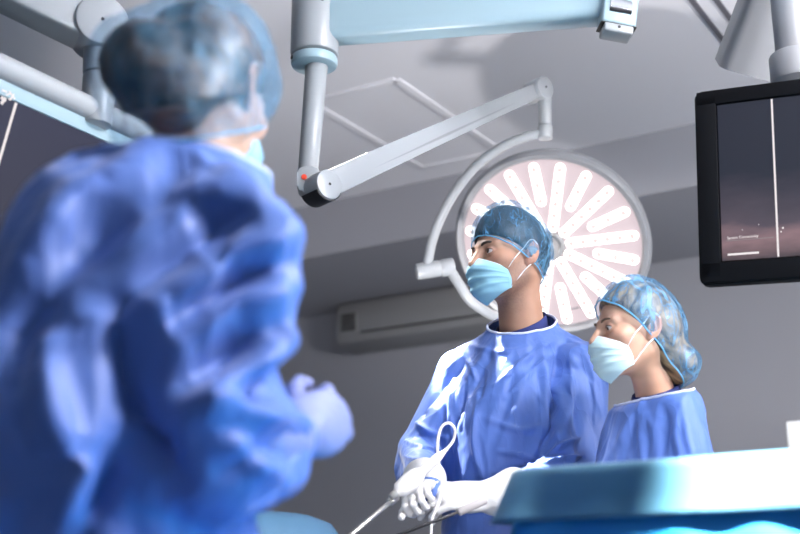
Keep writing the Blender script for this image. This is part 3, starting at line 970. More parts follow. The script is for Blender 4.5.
# ---- the nurse close to the camera, seen from behind
nl, nr_ = (-.393, 1.413), R(115)
LN = lambda w: local(nl, nr_, w)
n_wr = at(298, 436, 1.50)
n_hand_r = Hand(LN(n_wr), local_dir(nr_, (.50, .70, .42)), local_dir(nr_, (.70, -.62, .20)), thumb=1, curls=(48, 52, 56, 60))
n_hand_l = Hand(LN((-.275, 1.70, 1.09)), local_dir(nr_, (.70, -.20, .0)), local_dir(nr_, (.0, .0, 1)), thumb=-1, curls=(40, 44, 48, 52))
LILAC = mat('lilac_glove', (.18, .21, .42), .5, bump=(90, .25, .002))
nh = at(205, 94, 1.5)
nurse = dict(fem=True, hs=.98, loc=nl, rz=nr_, head=LN(nh), hrot=(R(46), R(11), 0), neck=LN((-.248, 1.48, 1.392)), bk=.95,
    rows=[(.24, 0, .06, .27, .24), (.80, 0, -.02, .23, .235), (1.00, 0, -.01, .205, .205), (1.15, 0, -.015, .190, .170), (1.27, 0, -.045, .172, .152), (1.335, 0, -.062, .155, .150), (1.385, 0, -.072, .125, .138), (1.425, 0, -.085, .085, .108)],
    arms=[(LN((-.204, 1.358, 1.312)), LN((-.222, 1.325, 1.055)), LN(at(276, 440, 1.46))), (LN((-.305, 1.607, 1.312)), LN((-.355, 1.68, 1.06)), LN((-.275, 1.70, 1.09)))],
    sleeve=[(.082, .086, .060), (.080, .072, .045)], glove=[.050, .050], glovem=LILAC, loopr=.0007, hands=[n_hand_r, n_hand_l], folds=fold_fn(.0045, (6, 6, 3), 33.),
    lo=(-.46, -.55, -.02), hi=(.46, .42, 1.75), skin=(.55, .33, .24), browm=BROW,
    hairline=((0, -.086, .050), (0, .75, 1)), hairm=hair_mat('dark_brown_hair', (.011, .007, .005), (.22, .11, .055), (60, 16, 20)), bun=[((.036, .112, -.018), (.052, .046, .056)), ((0, .07, -.05), (.055, .045, .055))],
    hairgap=.021, capplane=((0, -.094, .0), (0, .75, 1)), capm=CAPN, edgem=EDGE, capgap=.020, capbulge=[((.036, .110, -.020), (.066, .064, .070)), ((0, .02, .02), (.098, .108, .104)), ((0, .050, -.070), (.094, .102, .098))],
    maskm=MASKM, neckcut=(LN((-.225, 1.50, 1.412)), (0, -.12, 1)), neckr=.076,
    cloth=(10, -.06, .5), gh=.013,
    creases=[([(160, 305), (215, 268), (292, 232)], .024, 0.0338), ([(120, 290), (180, 258), (240, 215)], .022, -0.0260), ([(178, 345), (230, 312), (292, 285)], .022, 0.0286), ([(175, 320), (225, 292), (285, 262)], .014, -0.0208),
        ([(182, 416), (235, 380), (296, 330)], .020, 0.0338), ([(190, 385), (230, 358), (270, 335)], .016, -0.0234), ([(240, 400), (270, 385), (294, 365)], .016, -0.0338), ([(182, 420), (235, 412), (300, 420)], .014, 0.0260),
        ([(116, 300), (132, 370), (145, 440)], .024, -0.0442), ([(140, 410), (158, 455), (176, 480)], .020, -0.0338), ([(46, 350), (52, 420), (75, 470)], .022, 0.0312), ([(98, 440), (80, 490), (62, 530)], .020, 0.0286), ([(112, 440), (98, 490), (85, 530)], .018, -0.0286),
        ([(20, 260), (60, 215), (110, 175)], .022, 0.0182), ([(50, 290), (90, 240), (140, 200)], .024, -0.0182), ([(215, 440), (250, 455), (285, 480)], .014, 0.0182), ([(225, 470), (260, 450), (300, 445)], .012, -0.0182), ([(305, 400), (320, 420), (326, 450)], .012, 0.0156), ([(10, 380), (25, 330), (50, 290)], .02, -0.0208)],
    label='masked person seen from behind in a blue gown, standing nearest at the left')
man_o = build_person(man); woman_o = build_person(woman); nurse_o = build_person(nurse)
# ================================================================== the room
CEIL_Z, SOFF_Z, WALL_B, SOFF_B = 2.978, 2.684, 6.0, 4.93
A0, A1, B0 = -5.6, 5.0, -3.0
PAINT = mat('wall_paint', (.33, .333, .365), .8, bump=(120, .08, .001), var=.03, varscale=1.2)
CEILM = mat('ceiling_paint', (.80, .80, .84), .75, var=.02, varscale=.9)
FLOORM = mat('vinyl_floor', (.20, .24, .28), .35, var=.1, varscale=3)
PANELM = mat('ceiling_panel', (.44, .44, .47), .7)
JOINT = mat('dark_joint_strip', (.12, .12, .14), .7)  # own dark colour of the ceiling joints
WHITE = mat('enamel_white', (.31, .325, .34), .32, var=.02, varscale=6, spec=.5)
WHITE2 = mat('lamp_housing', (.22, .225, .24), .35)
CYANW = mat('enamel_cool_white', (.30, .41, .46), .30, spec=.5)
ARMGREY = mat('arm_grey', (.26, .265, .28), .45)
GREY = mat('warm_grey_plastic', (.26, .26, .265), .55)
DARK = mat('dark_plastic', (.012, .012, .014), .4)
BLACK = mat('bezel_black', (.004, .004, .005), .6, spec=.06)
CHROME = mat('polished_metal', (.75, .75, .78), .12, metal=1.)
REDM = mat('red_mark', (.75, .06, .02), .5)
STEEL = mat('instrument_steel', (.62, .60, .56), .28, metal=.85)

RB = Matrix.Rotation(ROOM_A, 4, 'Z')
def rbox(name, a, b, z, mtl, bev=0., parent=None, bm=None):
    """box spanning a range, b range, z range in room axes"""
    own = bm is None
    if own: bm = bmesh.new()
    c = room((a[0] + a[1]) / 2, (b[0] + b[1]) / 2, (z[0] + z[1]) / 2)
    bm_box(bm, (a[1] - a[0], b[1] - b[0], z[1] - z[0]), Matrix.Translation(c) @ RB, bev)
    if own: return obj(name, bm, mtl, parent)

struct(rbox('floor', (A0 - .1, A1 + .1), (B0 - .1, WALL_B + .1), (-.1, 0), FLOORM))
struct(rbox('ceiling', (A0 - .1, A1 + .1), (B0 - .1, WALL_B + .1), (CEIL_Z, CEIL_Z + .1), CEILM))
struct(rbox('wall_back', (A0 - .1, A1 + .1), (WALL_B, WALL_B + .1), (0, CEIL_Z), PAINT))
struct(rbox('wall_left', (A0 - .1, A0), (B0, WALL_B), (0, CEIL_Z), PAINT))
struct(rbox('wall_right', (A1, A1 + .1), (B0, WALL_B), (0, CEIL_Z), PAINT))
struct(rbox('wall_front', (A0, A1), (B0 - .1, B0), (0, CEIL_Z), PAINT))
struct(rbox('trim_1', (A0, A1), (SOFF_B, WALL_B), (SOFF_Z, CEIL_Z), PAINT), 'boxed-in soffit along the top of the back wall', 'soffit')

def on_ceiling(px, py):
    p = at(px, py, 1.) - Vector((0, 0, CAM_H))
    t = (CEIL_Z - CAM_H) / p.z
    v = p * t
    return v.x * -U.x + v.y * -U.y, v.x * N.x + v.y * N.y      # room a, b

# raised frame of the ceiling hatch
p1 = on_ceiling(396, 79); p2 = on_ceiling(498, 151); p3 = on_ceiling(318, 106)
ha0, ha1 = p3[0], p1[0]; hb0, hb1 = p1[1], p2[1]
bm = bmesh.new()
for a, b in (((ha0, ha1), (hb0 - .02, hb0 + .02)), ((ha0, ha1), (hb1 - .02, hb1 + .02)), ((ha0 - .02, ha0 + .02), (hb0, hb1)), ((ha1 - .02, ha1 + .02), (hb0, hb1))):
    rbox('', a, b, (CEIL_Z - .008, CEIL_Z), None, .002, bm=bm)
hatch = struct(obj('trim_2', bm, CEILM), 'raised square frame set in the ceiling', 'ceiling frame')
# joint strips at the upper right
q1 = on_ceiling(700, 10); q2 = on_ceiling(743, 68)
bm = bmesh.new()
for da in (0., .075):
    rbox('', (q1[0] + da - .010, q1[0] + da + .010), (q1[1] - .6, q2[1] + .02), (CEIL_Z - .006, CEIL_Z), None, bm=bm)
struct(obj('trim_3', bm, JOINT), 'pair of dark joint strips in the ceiling', 'ceiling joint')

# ---- wall unit under the soffit
g0 = at(336, 320, 7.0); 
def ab(v): return v.x * -U.x + v.y * -U.y, v.x * N.x + v.y * N.y
ga, gb = ab(at(338, 330, 7.05)); ga = ga
ac = empty('wall_air_unit', room(ga + .55, 5.9, SOFF_Z - .29), ROOM_A)
tag(ac, 'long dim grey ventilation unit on the back wall under the soffit', 'air conditioner')
def child(o, p):
    m = p.matrix_basis.inverted(); o.parent = p; o.matrix_parent_inverse = m; return o
bm = bmesh.new()
prof = [(0, .0), (0, .27), (-.20, .27), (-.225, .24), (-.225, .075), (-.20, .03), (-.10, 0)]
M = Matrix.Translation(room(ga + .55, 6.0, SOFF_Z - .285)) @ RB @ Matrix.Rotation(R(90), 4, 'Y') @ Matrix.Rotation(R(90), 4, 'Z')
bm_prism(bm, prof, 1.1, M, .008)
body = child(obj('unit_body', bm, GREY), ac)
bm = bmesh.new(); rbox('', (ga + .04, ga + .155), (5.768, 5.79), (SOFF_Z - .20, SOFF_Z - .08), None, .003, bm=bm)
child(obj('vent_frame', bm, GREY), ac)
bm = bmesh.new()
for k in range(7):
    rbox('', (ga + .047, ga + .148), (5.760, 5.772), (SOFF_Z - .192 + k * .0155, SOFF_Z - .184 + k * .0155), None, bm=bm)
child(obj('vent_grille', bm, DARK), ac)
bm = bmesh.new(); rbox('', (ga + .18, ga + 1.09), (5.768, 5.778), (SOFF_Z - .215, SOFF_Z - .205), None, .002, bm=bm)
child(obj('air_flap', bm, DARK), ac)

# ================================================================== surgical lamp and its arms
lamp_c = at(551, 245, 3.9)
cdir = (Vector((0, 0, CAM_H)) - lamp_c).normalized()
lamp_n = (cdir * math.cos(R(27)) + Vector((-.42, .25, -.87)).normalized() * math.sin(R(27))).normalized()
LM = tf(frame_of(lamp_n.cross(Vector((0, 0, 1))), lamp_n), lamp_c)     # Z = out of the light, X sideways
LR = .335
lamp = empty('surgical_lamp', lamp_c)
tag(lamp, 'round glowing surgical lamp with radial light bars, behind the two masked people', 'surgical lamp')
def glow(name, col, st, base=(.10, .10, .10)):
    return mat(name, base, .8, spec=.1, emit=(col, st))
BAR = glow('lit_led_bar', (1., .93, .90), 3.2)
LENS = glow('led_lens', (1., .80, .78), .85)
PLATE = glow('lit_lens_plate', (.86, .70, .74), .72, (.12, .105, .11))
bm = bmesh.new()
bm_lathe(bm, [(LR - .030, -.006), (LR - .022, .008), (LR - .008, .012), (LR, .004), (LR + .003, -.014), (LR - .004, -.045), (LR - .05, -.085), (LR - .13, -.115), (.06, -.128), (0, -.128)], LM, 72, cap=False)
child(obj('housing', bm, WHITE2), lamp)
bm = bmesh.new(); bm_lathe(bm, [(0, -.004), (LR - .03, -.004), (LR - .026, -.010)], LM, 72, cap=False)
plate = child(obj('lens_plate', bm, PLATE), lamp)
for k in range(20):
    a = 2 * math.pi * (k + 2.0) / 20
    long_ = k % 2 == 0
    r0, r1 = (.052, .298) if long_ else (.145, .298)
    m = LM @ Matrix.Rotation(a, 4, 'Z') @ Matrix.Translation((0, 0, .002))
    bm = bmesh.new(); bm_prism(bm, capsule2(r0 + .016, r1 - .016, .0170), .010, m, .002)
    bar = child(obj('light_bar', bm, BAR), lamp)
    nn = 6 if long_ else 3
    for i in range(nn):
        bm = bmesh.new()
        r = r0 + .020 + (r1 - r0 - .04) * i / (nn - 1)
        bm_lathe(bm, [(.0085, 0), (.0085, .003), (.006, .0045), (0, .005)], m @ Matrix.Translation((r, 0, .005)), 14, cap=False)
        ln_ = obj('led_lens', bm, LENS); ln_.parent = bar
bm = bmesh.new()
bm_lathe(bm, [(.050, -.002), (.050, .012), (.044, .018), (.034, .018), (.033, .05), (.029, .058), (0, .060)], LM, 36, cap=False)
hd = child(obj('centre_handle', bm, GREY), lamp)
# maker's small lettering at the lower right of the plate
def text_mesh(name, s, size, mtx, m, parent=None, extr=.0006):
    cu = bpy.data.curves.new(name, 'FONT'); cu.body = s; cu.size = size; cu.extrude = extr
    tmp = bpy.data.objects.new(name, cu); COL.objects.link(tmp)
    dg = bpy.context.evaluated_depsgraph_get()
    me = bpy.data.meshes.new_from_object(tmp.evaluated_get(dg))
    bpy.data.objects.remove(tmp)
    me.transform(mtx); me.name = name; me.materials.clear()
    return link(name, me, m, parent)

def along(parent_pts, name, r, m, p, seg=20, per=8, cap=True):
    bm = bmesh.new(); bm_tube(bm, spline(parent_pts, per), r, seg, cap=cap)
    return child(obj(name, bm, m), p)

def on_lamp(px, py):
    o = Vector((0, 0, CAM_H)); dr = at(px, py, 1.) - o
    t = (lamp_c - o).dot(lamp_n) / dr.dot(lamp_n); return o + dr * t
tx = (on_lamp(588, 306) - on_lamp(566, 310)); TM = tf(frame_of(tx, lamp_n), on_lamp(566, 311) - lamp_n * .0015)
lt = text_mesh('lettering', 'Pentaled 81', .0135, TM, mat('grey_print', (.16, .16, .18), .6)); child(lt, lamp)

# suspension: column, boom, drop tube, spring arm, yoke
hub = at(315, 28, 3.0)
boom_end = at(616, 6, 2.87); boom_end.z = hub.z
arm = empty('lamp_suspension', hub)
tag(arm, 'white jointed ceiling arm carrying the round lamp, with red dot at its elbow', 'lamp arm')
bd = (boom_end - hub); bl = bd.length; bx = bd.normalized()
BM = tf(frame_of(bx, (0, 0, 1)), hub)
bm = bmesh.new(); bm_prism(bm, rrect(.118, .085, .022), bl + .02, BM @ Matrix.Translation((bl / 2, 0, .012)) @ Matrix.Rotation(R(90), 4, 'Y'), 0)
child(obj('boom', bm, CYANW), arm)
bm = bmesh.new(); bm_cyl(bm, hub + Vector((0, 0, -.085)), hub + Vector((0, 0, .16)), .066, 48, .008)
h1 = child(obj('hub', bm, WHITE), arm)
bm = bmesh.new(); bm_cyl(bm, hub + Vector((0, 0, -.118)), hub + Vector((0, 0, -.088)), .064, 48, .012)
child(obj('hub_cap', bm, CYANW), arm)
for px, py in ((316, 6), (303, 49), (322, 73)):
    pass
for an in (-70, -150):
    p = hub + Vector((.0662 * math.cos(R(an)), .0662 * math.sin(R(an)), .055 if an == -70 else -.105))
    bm = bmesh.new(); bm_cyl(bm, p, p + Vector((math.cos(R(an)), math.sin(R(an)), 0)) * .003, .006, 16, .001); child(obj('screw', bm, DARK), arm)
t0_ = at(317, 72, 3.0); t1_ = at(308, 172, 3.0)
bm = bmesh.new(); bm_cyl(bm, t0_ + Vector((0, 0, .04)), t1_, .031, 32, .004, r2=.027); child(obj('drop_tube', bm, WHITE), arm)
kn = at(309, 184, 3.0)
bm = bmesh.new()
bm_prism(bm, rrect(.060, .072, .018), .058, Matrix.Translation(kn + Vector((0, 0, .004))) @ Matrix.Rotation(R(90), 4, 'X'), .006)
kb = child(obj('elbow_block', bm, WHITE), arm)
bm = bmesh.new(); pr = at(305, 181, 3.0) + Vector((0, -.029, 0)); bm_cyl(bm, pr, pr + Vector((0, -.004, 0)), .0075, 20, .001); child(obj('red_mark', bm, REDM), arm)
s0 = at(321, 188, 2.98); s1 = at(537, 91, 3.5)
sx_ = (s1 - s0).normalized(); SL = (s1 - s0).length
side = sx_.cross(Vector((0, 0, 1))).normalized()           # horizontal pivot axis, towards the camera
if side.y > 0: side = -side
SM = tf(frame_of(sx_, (0, 0, 1)), s0)
bm = bmesh.new()
out = [(0, -.036), (SL * .25, -.030), (SL * .93, -.022), (SL, -.024), (SL + .01, .022), (SL * .92, .026), (SL * .2, .036), (0, .036)]
bm_prism(bm, out, .052, SM @ Matrix.Rotation(R(90), 4, 'X'), .010, 3)
child(obj('spring_arm', bm, WHITE), arm)
bm = bmesh.new()
bm_prism(bm, [(SL * .18, -.010), (SL * .5, -.004), (SL * .86, -.006), (SL * .5, -.012)], .056, SM @ Matrix.Rotation(R(90), 4, 'X'), .002)
child(obj('arm_cover_line', bm, WHITE2), arm)
for p, r_, nm in ((s0, .041, 'elbow_disc'), (s1, .037, 'wrist_disc')):
    bm = bmesh.new(); bm_cyl(bm, p - side * .036, p + side * .040, r_, 40, .006); child(obj(nm, bm, WHITE), arm)
    bm = bmesh.new(); bm_cyl(bm, p + side * .040, p + side * .0412, .004, 12, .0005); child(obj('pivot_pin', bm, DARK), arm)
# black cover under the elbow
bm = bmesh.new()
outl = [(.0445 * math.cos(R(a)), .0445 * math.sin(R(a))) for a in range(-150, -19, 10)] + [(.030 * math.cos(R(a)), .030 * math.sin(R(a))) for a in range(-20, -151, -10)]
bm_prism(bm, outl, .070, tf(frame_of(side.cross(Vector((0, 0, 1))) * -1, (0, 0, 1)), s0) @ Matrix.Rotation(R(90), 4, 'X'), .001)
child(obj('elbow_cover', bm, DARK), arm)
w0 = at(545, 93, 3.5); w1 = at(545, 126, 3.5); w2 = at(545, 139, 3.5)
bm = bmesh.new(); bm_cyl(bm, w0, w1, .021, 28, .004); child(obj('wrist_tube', bm, WHITE), arm)
bm = bmesh.new(); bm_cyl(bm, w1, w2, .024, 28, .006); child(obj('wrist_cap', bm, WHITE), arm)
along([at(543, 133, 3.5), at(522, 138, 3.51), at(497, 150, 3.53), at(472, 170, 3.57), at(450, 200, 3.63), at(434, 235, 3.70), at(427, 266, 3.74)], 'yoke', .0155, WHITE, arm)
bm = bmesh.new(); bm_cyl(bm, at(416, 272, 3.74), at(441, 268, 3.75), .027, 32, .007); child(obj('yoke_joint', bm, WHITE), arm)
bm = bmesh.new(); bm_cyl(bm, at(440, 268.5, 3.75), at(454, 266.5, 3.755), .029, 32, .006); child(obj('yoke_joint_cap', bm, WHITE), arm)
along([at(450, 270, 3.755), at(459, 284, 3.76), at(470, 300, 3.78), at(488, 313, 3.82), at(508, 321, 3.92), at(522, 320, 4.06)], 'lower_yoke', .0165, WHITE, arm)
# boom end with metal plate, ceiling column
ed = tf(frame_of(Vector((0, -1, 0)), (0, 0, 1)), boom_end)
bm = bmesh.new(); bm_cyl(bm, boom_end + Vector((0, 0, -.050)), boom_end + Vector((0, 0, .12)), .048, 48, .008); child(obj('boom_end', bm, CYANW), arm)
# bracket at its end: framed metal plate with a lip under it, leaning a little
fz = math.atan2(boom_end.x, -boom_end.y) * -1
fdir = (Vector((0, 0, boom_end.z)) - boom_end); fdir.z = 0; fdir = Matrix.Rotation(R(16), 3, 'Z') @ fdir.normalized()
FX = Vector((-fdir.y, fdir.x, 0))
FM = tf(Matrix((FX, fdir, Vector((0, 0, 1)))).transposed(), boom_end + fdir * .030 + Vector((0, 0, -.014))) @ Matrix.Rotation(R(9), 4, 'Y')
bm = bmesh.new(); bm_box(bm, (.092, .060, .150), FM @ Matrix.Translation((0, 0, .002)), .008); child(obj('end_bracket', bm, CYANW), arm)
bm = bmesh.new(); bm_box(bm, (.078, .060, .024), FM @ Matrix.Translation((0, .006, -.088)), .006); child(obj('bracket_lip', bm, WHITE), arm)
bm = bmesh.new(); bm_box(bm, (.094, .058, .003), FM @ Matrix.Translation((0, .0, -.0745))); child(obj('bracket_seam', bm, DARK), arm)
arc = [(.030 * math.cos(R(t)) - .0245, .036 * math.sin(R(t))) for t in range(-50, 51, 10)]
bm = bmesh.new(); bm_prism(bm, arc, .058, FM @ Matrix.Translation((0, .0295, -.022)) @ Matrix(((0, 0, 1, 0), (1, 0, 0, 0), (0, 1, 0, 0), (0, 0, 0, 1))))
child(obj('metal_plate', bm, CHROME), arm)
bm = bmesh.new(); bm_box(bm, (.060, .004, .012), FM @ Matrix.Translation((0, .0295, .030))); child(obj('plate_slot', bm, DARK), arm)
p = FM @ Vector((0, .036, -.086)); q_ = FM @ Vector((0, .0375, -.086))
bm = bmesh.new(); bm_cyl(bm, p, q_, .004, 12, .0005); child(obj('screw', bm, DARK), arm)
bm = bmesh.new(); bm_cyl(bm, boom_end + Vector((0, 0, .11)), Vector((boom_end.x, boom_end.y, CEIL_Z)), .042, 32, .003); child(obj('ceiling_column', bm, WHITE), arm)
bm = bmesh.new(); bm_cyl(bm, Vector((boom_end.x, boom_end.y, CEIL_Z - .05)), Vector((boom_end.x, boom_end.y, CEIL_Z)), .14, 48, .012); child(obj('ceiling_flange', bm, WHITE), arm)

# ================================================================== screens
def screen_mat(name, lo, mid, hi, zlo, zhi, strength, ax='Z', hot=None):
    """picture on a screen: night-blue field with a hazy glow along its lower part"""
    m = bpy.data.materials.new(name); m.use_nodes = True
    nt = m.node_tree; nd = nt.nodes; ln = nt.links; b = nd['Principled BSDF']
    b.inputs['Base Color'].default_value = (.01, .01, .012, 1); b.inputs['Roughness'].default_value = .5; b.inputs['Specular IOR Level'].default_value = .15
    tc = nd.new('ShaderNodeTexCoord'); sp = nd.new('ShaderNodeSeparateXYZ'); ln.new(tc.outputs['Object'], sp.inputs[0])
    mp = nd.new('ShaderNodeMapping'); mp.inputs['Scale'].default_value = (5, 5, 16); mp.inputs['Rotation'].default_value = (0, R(-14), 0)
    ln.new(tc.outputs['Object'], mp.inputs[0])
    nz = nd.new('ShaderNodeTexNoise'); nz.inputs['Scale'].default_value = 1.2; nz.inputs['Detail'].default_value = 5; ln.new(mp.outputs[0], nz.inputs['Vector'])
    ma = nd.new('ShaderNodeMath'); ma.operation = 'MULTIPLY_ADD'; ma.inputs[1].default_value = .10; ln.new(nz.outputs['Fac'], ma.inputs[0]); ln.new(sp.outputs['Z'], ma.inputs[2])
    mr = nd.new('ShaderNodeMapRange'); mr.inputs['From Min'].default_value = zlo + .05; mr.inputs['From Max'].default_value = zhi + .05
    ln.new(ma.outputs[0], mr.inputs['Value'])
    cr = nd.new('ShaderNodeValToRGB'); e = cr.color_ramp.elements
    e[0].position = 0; e[0].color = (*lo, 1); e[1].position = 1; e[1].color = (*hi, 1)
    n = cr.color_ramp.elements.new(.22); n.color = (*(hot or mid), 1)
    n = cr.color_ramp.elements.new(.42); n.color = (*mid, 1)
    ln.new(mr.outputs[0], cr.inputs[0]); ln.new(cr.outputs[0], b.inputs['Emission Color']); b.inputs['Emission Strength'].default_value = strength
    return m
SCR_LINE = glow('screen_white', (1., .92, .93), .9, (.02, .02, .02))
SCR_DIM = glow('screen_grey', (.45, .40, .42), .6, (.02, .02, .02))

# ---- right-hand monitor
tl = at(694, 92, 2.5)
ya = R(25.5); rx = Vector((math.cos(ya), -math.sin(ya), 0)); rn = Vector((-math.sin(ya), -math.cos(ya), 0)); tilt = R(3)
dn = Vector((0, 0, -1)) * math.cos(tilt) - rn * math.sin(tilt)
_q = Matrix.Rotation(R(3), 3, rn); rx = _q.inverted() @ rx; dn = _q.inverted() @ dn
nrm_ = rx.cross(-dn).normalized()
if nrm_.y > 0: nrm_ = -nrm_
MW, MH = .70, .445
Mm = tf(Matrix((rx, -nrm_, -dn)).transposed(), tl + rx * MW / 2 + dn * MH / 2)    # X right, Y back, Z up
monr = empty('wall_monitor', (0, 0, 0)); monr.name = 'monitor'
monr.matrix_world = Mm
tag(monr, 'black-bezelled monitor hanging at the right edge, showing a pinkish glow', 'monitor')
def loc_child(o, p): o.parent = p; return o
bm = bmesh.new()
bm_prism(bm, rrect(MW, MH, .014), .034, Matrix.Translation((0, .022, 0)) @ Matrix.Rotation(R(90), 4, 'X'), .004)
loc_child(obj('casing', bm, BLACK), monr)
bm = bmesh.new()
bx0, bx1, bz0, bz1 = -MW / 2 + .050, MW / 2 - .050, -MH / 2 + .050, MH / 2 - .038
oc = rrect(MW, MH, .014)
bm_box(bm, (bx1 - bx0, .003, bz1 - bz0), Matrix.Translation(((bx0 + bx1) / 2, .0045, (bz0 + bz1) / 2)))
scr = loc_child(obj('screen', bm, screen_mat('monitor_picture', (.06, .045, .05), (.085, .065, .085), (.010, .012, .024), -.175, .02, 1.0, hot=(.27, .165, .18))), monr)
# frame lip round the screen
bm = bmesh.new()
for cx, cz, w_, h_ in ((0, (MH / 2 + bz1) / 2, MW - .01, MH / 2 - bz1 - .006), (0, (-MH / 2 + bz0) / 2, MW - .01, bz0 + MH / 2 - .006), ((-MW / 2 + bx0) / 2, 0, bx0 + MW / 2 - .006, MH - .03), ((MW / 2 + bx1) / 2, 0, MW / 2 - bx1 - .006, MH - .03)):
    bm_box(bm, (w_, .006, h_), Matrix.Translation((cx, .0025, cz)), .0015)
loc_child(obj('bezel', bm, BLACK), monr)
lx = bx0 + .118
bm = bmesh.new(); bm_box(bm, (.004, .001, bz1 - bz0 - .002), Matrix.Translation((lx, .0025, (bz0 + bz1) / 2))); loc_child(obj('picture_line', bm, SCR_LINE), scr)
bm = bmesh.new(); bm_box(bm, (.066, .001, .0045), Matrix.Translation((bx0 + .045, .0025, bz0 + .013))); loc_child(obj('progress_bar', bm, SCR_LINE), scr)
bm = bmesh.new(); bm_box(bm, (.10, .001, .0012), Matrix.Translation((bx0 + .060, .0025, bz0 + .044))); loc_child(obj('caption_rule', bm, SCR_DIM), scr)
text_mesh('caption', 'System Connectivity', .0080, Matrix.Translation((bx0 + .012, .0025, bz0 + .0475)) @ Matrix.Rotation(R(90), 4, 'X'), SCR_LINE, scr)
for sx_p, sz_p, r_ in ((.13, .063, .0022), (.126, .055, .0015), (.08, .075, .001), (.045, .066, .001)):
    bm = bmesh.new(); bm_cyl(bm, (bx0 + sx_p, .003, bz0 + sz_p), (bx0 + sx_p, .002, bz0 + sz_p), r_, 10, .0002); loc_child(obj('picture_spark', bm, SCR_LINE), scr)
# rear mount and its ceiling arm
bm = bmesh.new(); bm_box(bm, (.10, .05, .10), Matrix.Translation((-.02, .062, .05)), .008); loc_child(obj('rear_mount', bm, WHITE), monr)
bm = bmesh.new(); bm_box(bm, (.12, .006, .012), Matrix.Translation((-.05, .02, MH / 2 + .003)), .002); loc_child(obj('top_clip', bm, DARK), monr)
marm = empty('ceiling_boom', at(792, 62, 2.72))
tag(marm, 'pale ceiling arm above the black-bezelled monitor at upper right', 'monitor arm')
mj = at(796, 66, 2.66)
bm = bmesh.new(); bm_cyl(bm, mj + Vector((0, 0, -.045)), mj + Vector((0, 0, .03)), .062, 40, .008); child(obj('swivel', bm, ARMGREY), marm)
pA = at(745, 70, 3.0); pB = at(800, -70, 2.75); 
bm = bmesh.new()
v = (pB - pA); bm_prism(bm, rrect(.16, .13, .03), v.length, tf(Matrix.Rotation(0, 3, 'X'), (pA + pB) / 2) @ Vector((0, 0, 1)).rotation_difference(v.normalized()).to_matrix().to_4x4(), 0)
child(obj('beam', bm, ARMGREY), marm)
bm = bmesh.new(); bm_cyl(bm, mj + Vector((0, 0, .02)), Vector((mj.x, mj.y, CEIL_Z)), .045, 32, .003); child(obj('ceiling_column', bm, ARMGREY), marm)
bm = bmesh.new(); bm_cyl(bm, Vector((mj.x, mj.y, CEIL_Z - .04)), Vector((mj.x, mj.y, CEIL_Z)), .12, 40, .01); child(obj('ceiling_flange', bm, ARMGREY), marm)

# ---- left-hand monitor, its plane runs along N
P0 = at(97, 112, 2.4)
t2 = R(16)
ln_n = -U                                         # faces to the right
dn2 = Vector((0, 0, -1)) * math.cos(t2) - ln_n * math.sin(t2)
out2 = (ln_n * math.cos(t2) + Vector((0, 0, -1)) * math.sin(t2)).normalized()
W2, H2 = 1.10, .66
top2 = P0 + Vector((0, 0, -.022)) + N * (-.27)     # middle of the top edge
Ml = tf(Matrix((N, -out2, -dn2)).transposed(), top2 + dn2 * H2 / 2)
monl = empty('monitor', (0, 0, 0)); monl.matrix_world = Ml
tag(monl, 'large pale-framed monitor with dark blue screen behind the nearest person', 'monitor')
bm = bmesh.new(); bm_prism(bm, rrect(W2, H2, .012), .045, Matrix.Translation((0, .024, 0)) @ Matrix.Rotation(R(90), 4, 'X'), .004); loc_child(obj('casing', bm, CYANW), monl)
bm = bmesh.new()
for cx, cz, w_, h_ in ((0, H2 / 2 - .017, W2 - .008, .030), (0, -H2 / 2 + .017, W2 - .008, .030), (-W2 / 2 + .017, 0, .030, H2 - .064), (W2 / 2 - .017, 0, .030, H2 - .064)):
    bm_box(bm, (w_, .008, h_), Matrix.Translation((cx, .001, cz)), .002)
loc_child(obj('bezel', bm, CYANW), monl)
bm = bmesh.new(); bm_box(bm, (W2 - .066, .003, H2 - .066), Matrix.Translation((0, .0015, 0)))
scl = loc_child(obj('screen', bm, screen_mat('dark_blue_picture', (.022, .024, .05), (.030, .028, .048), (.022, .024, .058), -.3, .3, 1.0)), monl)
def on_monl(px, py):
    """where the ray through a photo pixel meets the left screen, in its own axes"""
    o = Vector((0, 0, CAM_H)); d = at(px, py, 1.) - o
    pn = Ml.to_3x3() @ Vector((0, 1, 0)); t = (Ml.translation - o).dot(pn) / d.dot(pn)
    return Ml.inverted() @ (o + d * t)
q = on_monl(18, 96); 
bm = bmesh.new(); bm_box(bm, (.006, .001, H2 - .068), Matrix.Translation((q.x, -.0005, 0))); loc_child(obj('picture_line', bm, SCR_LINE), scl)
bm = bmesh.new()
for (a, b) in (((1, 90), (6, 92)), ((5, 95), (10, 93)), ((8, 91), (14, 99)), ((13, 94), (9, 100)), ((1, 97), (5, 101)), ((5, 98), (1, 104))):
    a = on_monl(*a); b = on_monl(*b); a.y = b.y = -.0005
    bm_tube(bm, [a, b], .0035, 6)
loc_child(obj('handwritten_note', bm, SCR_LINE), scl)
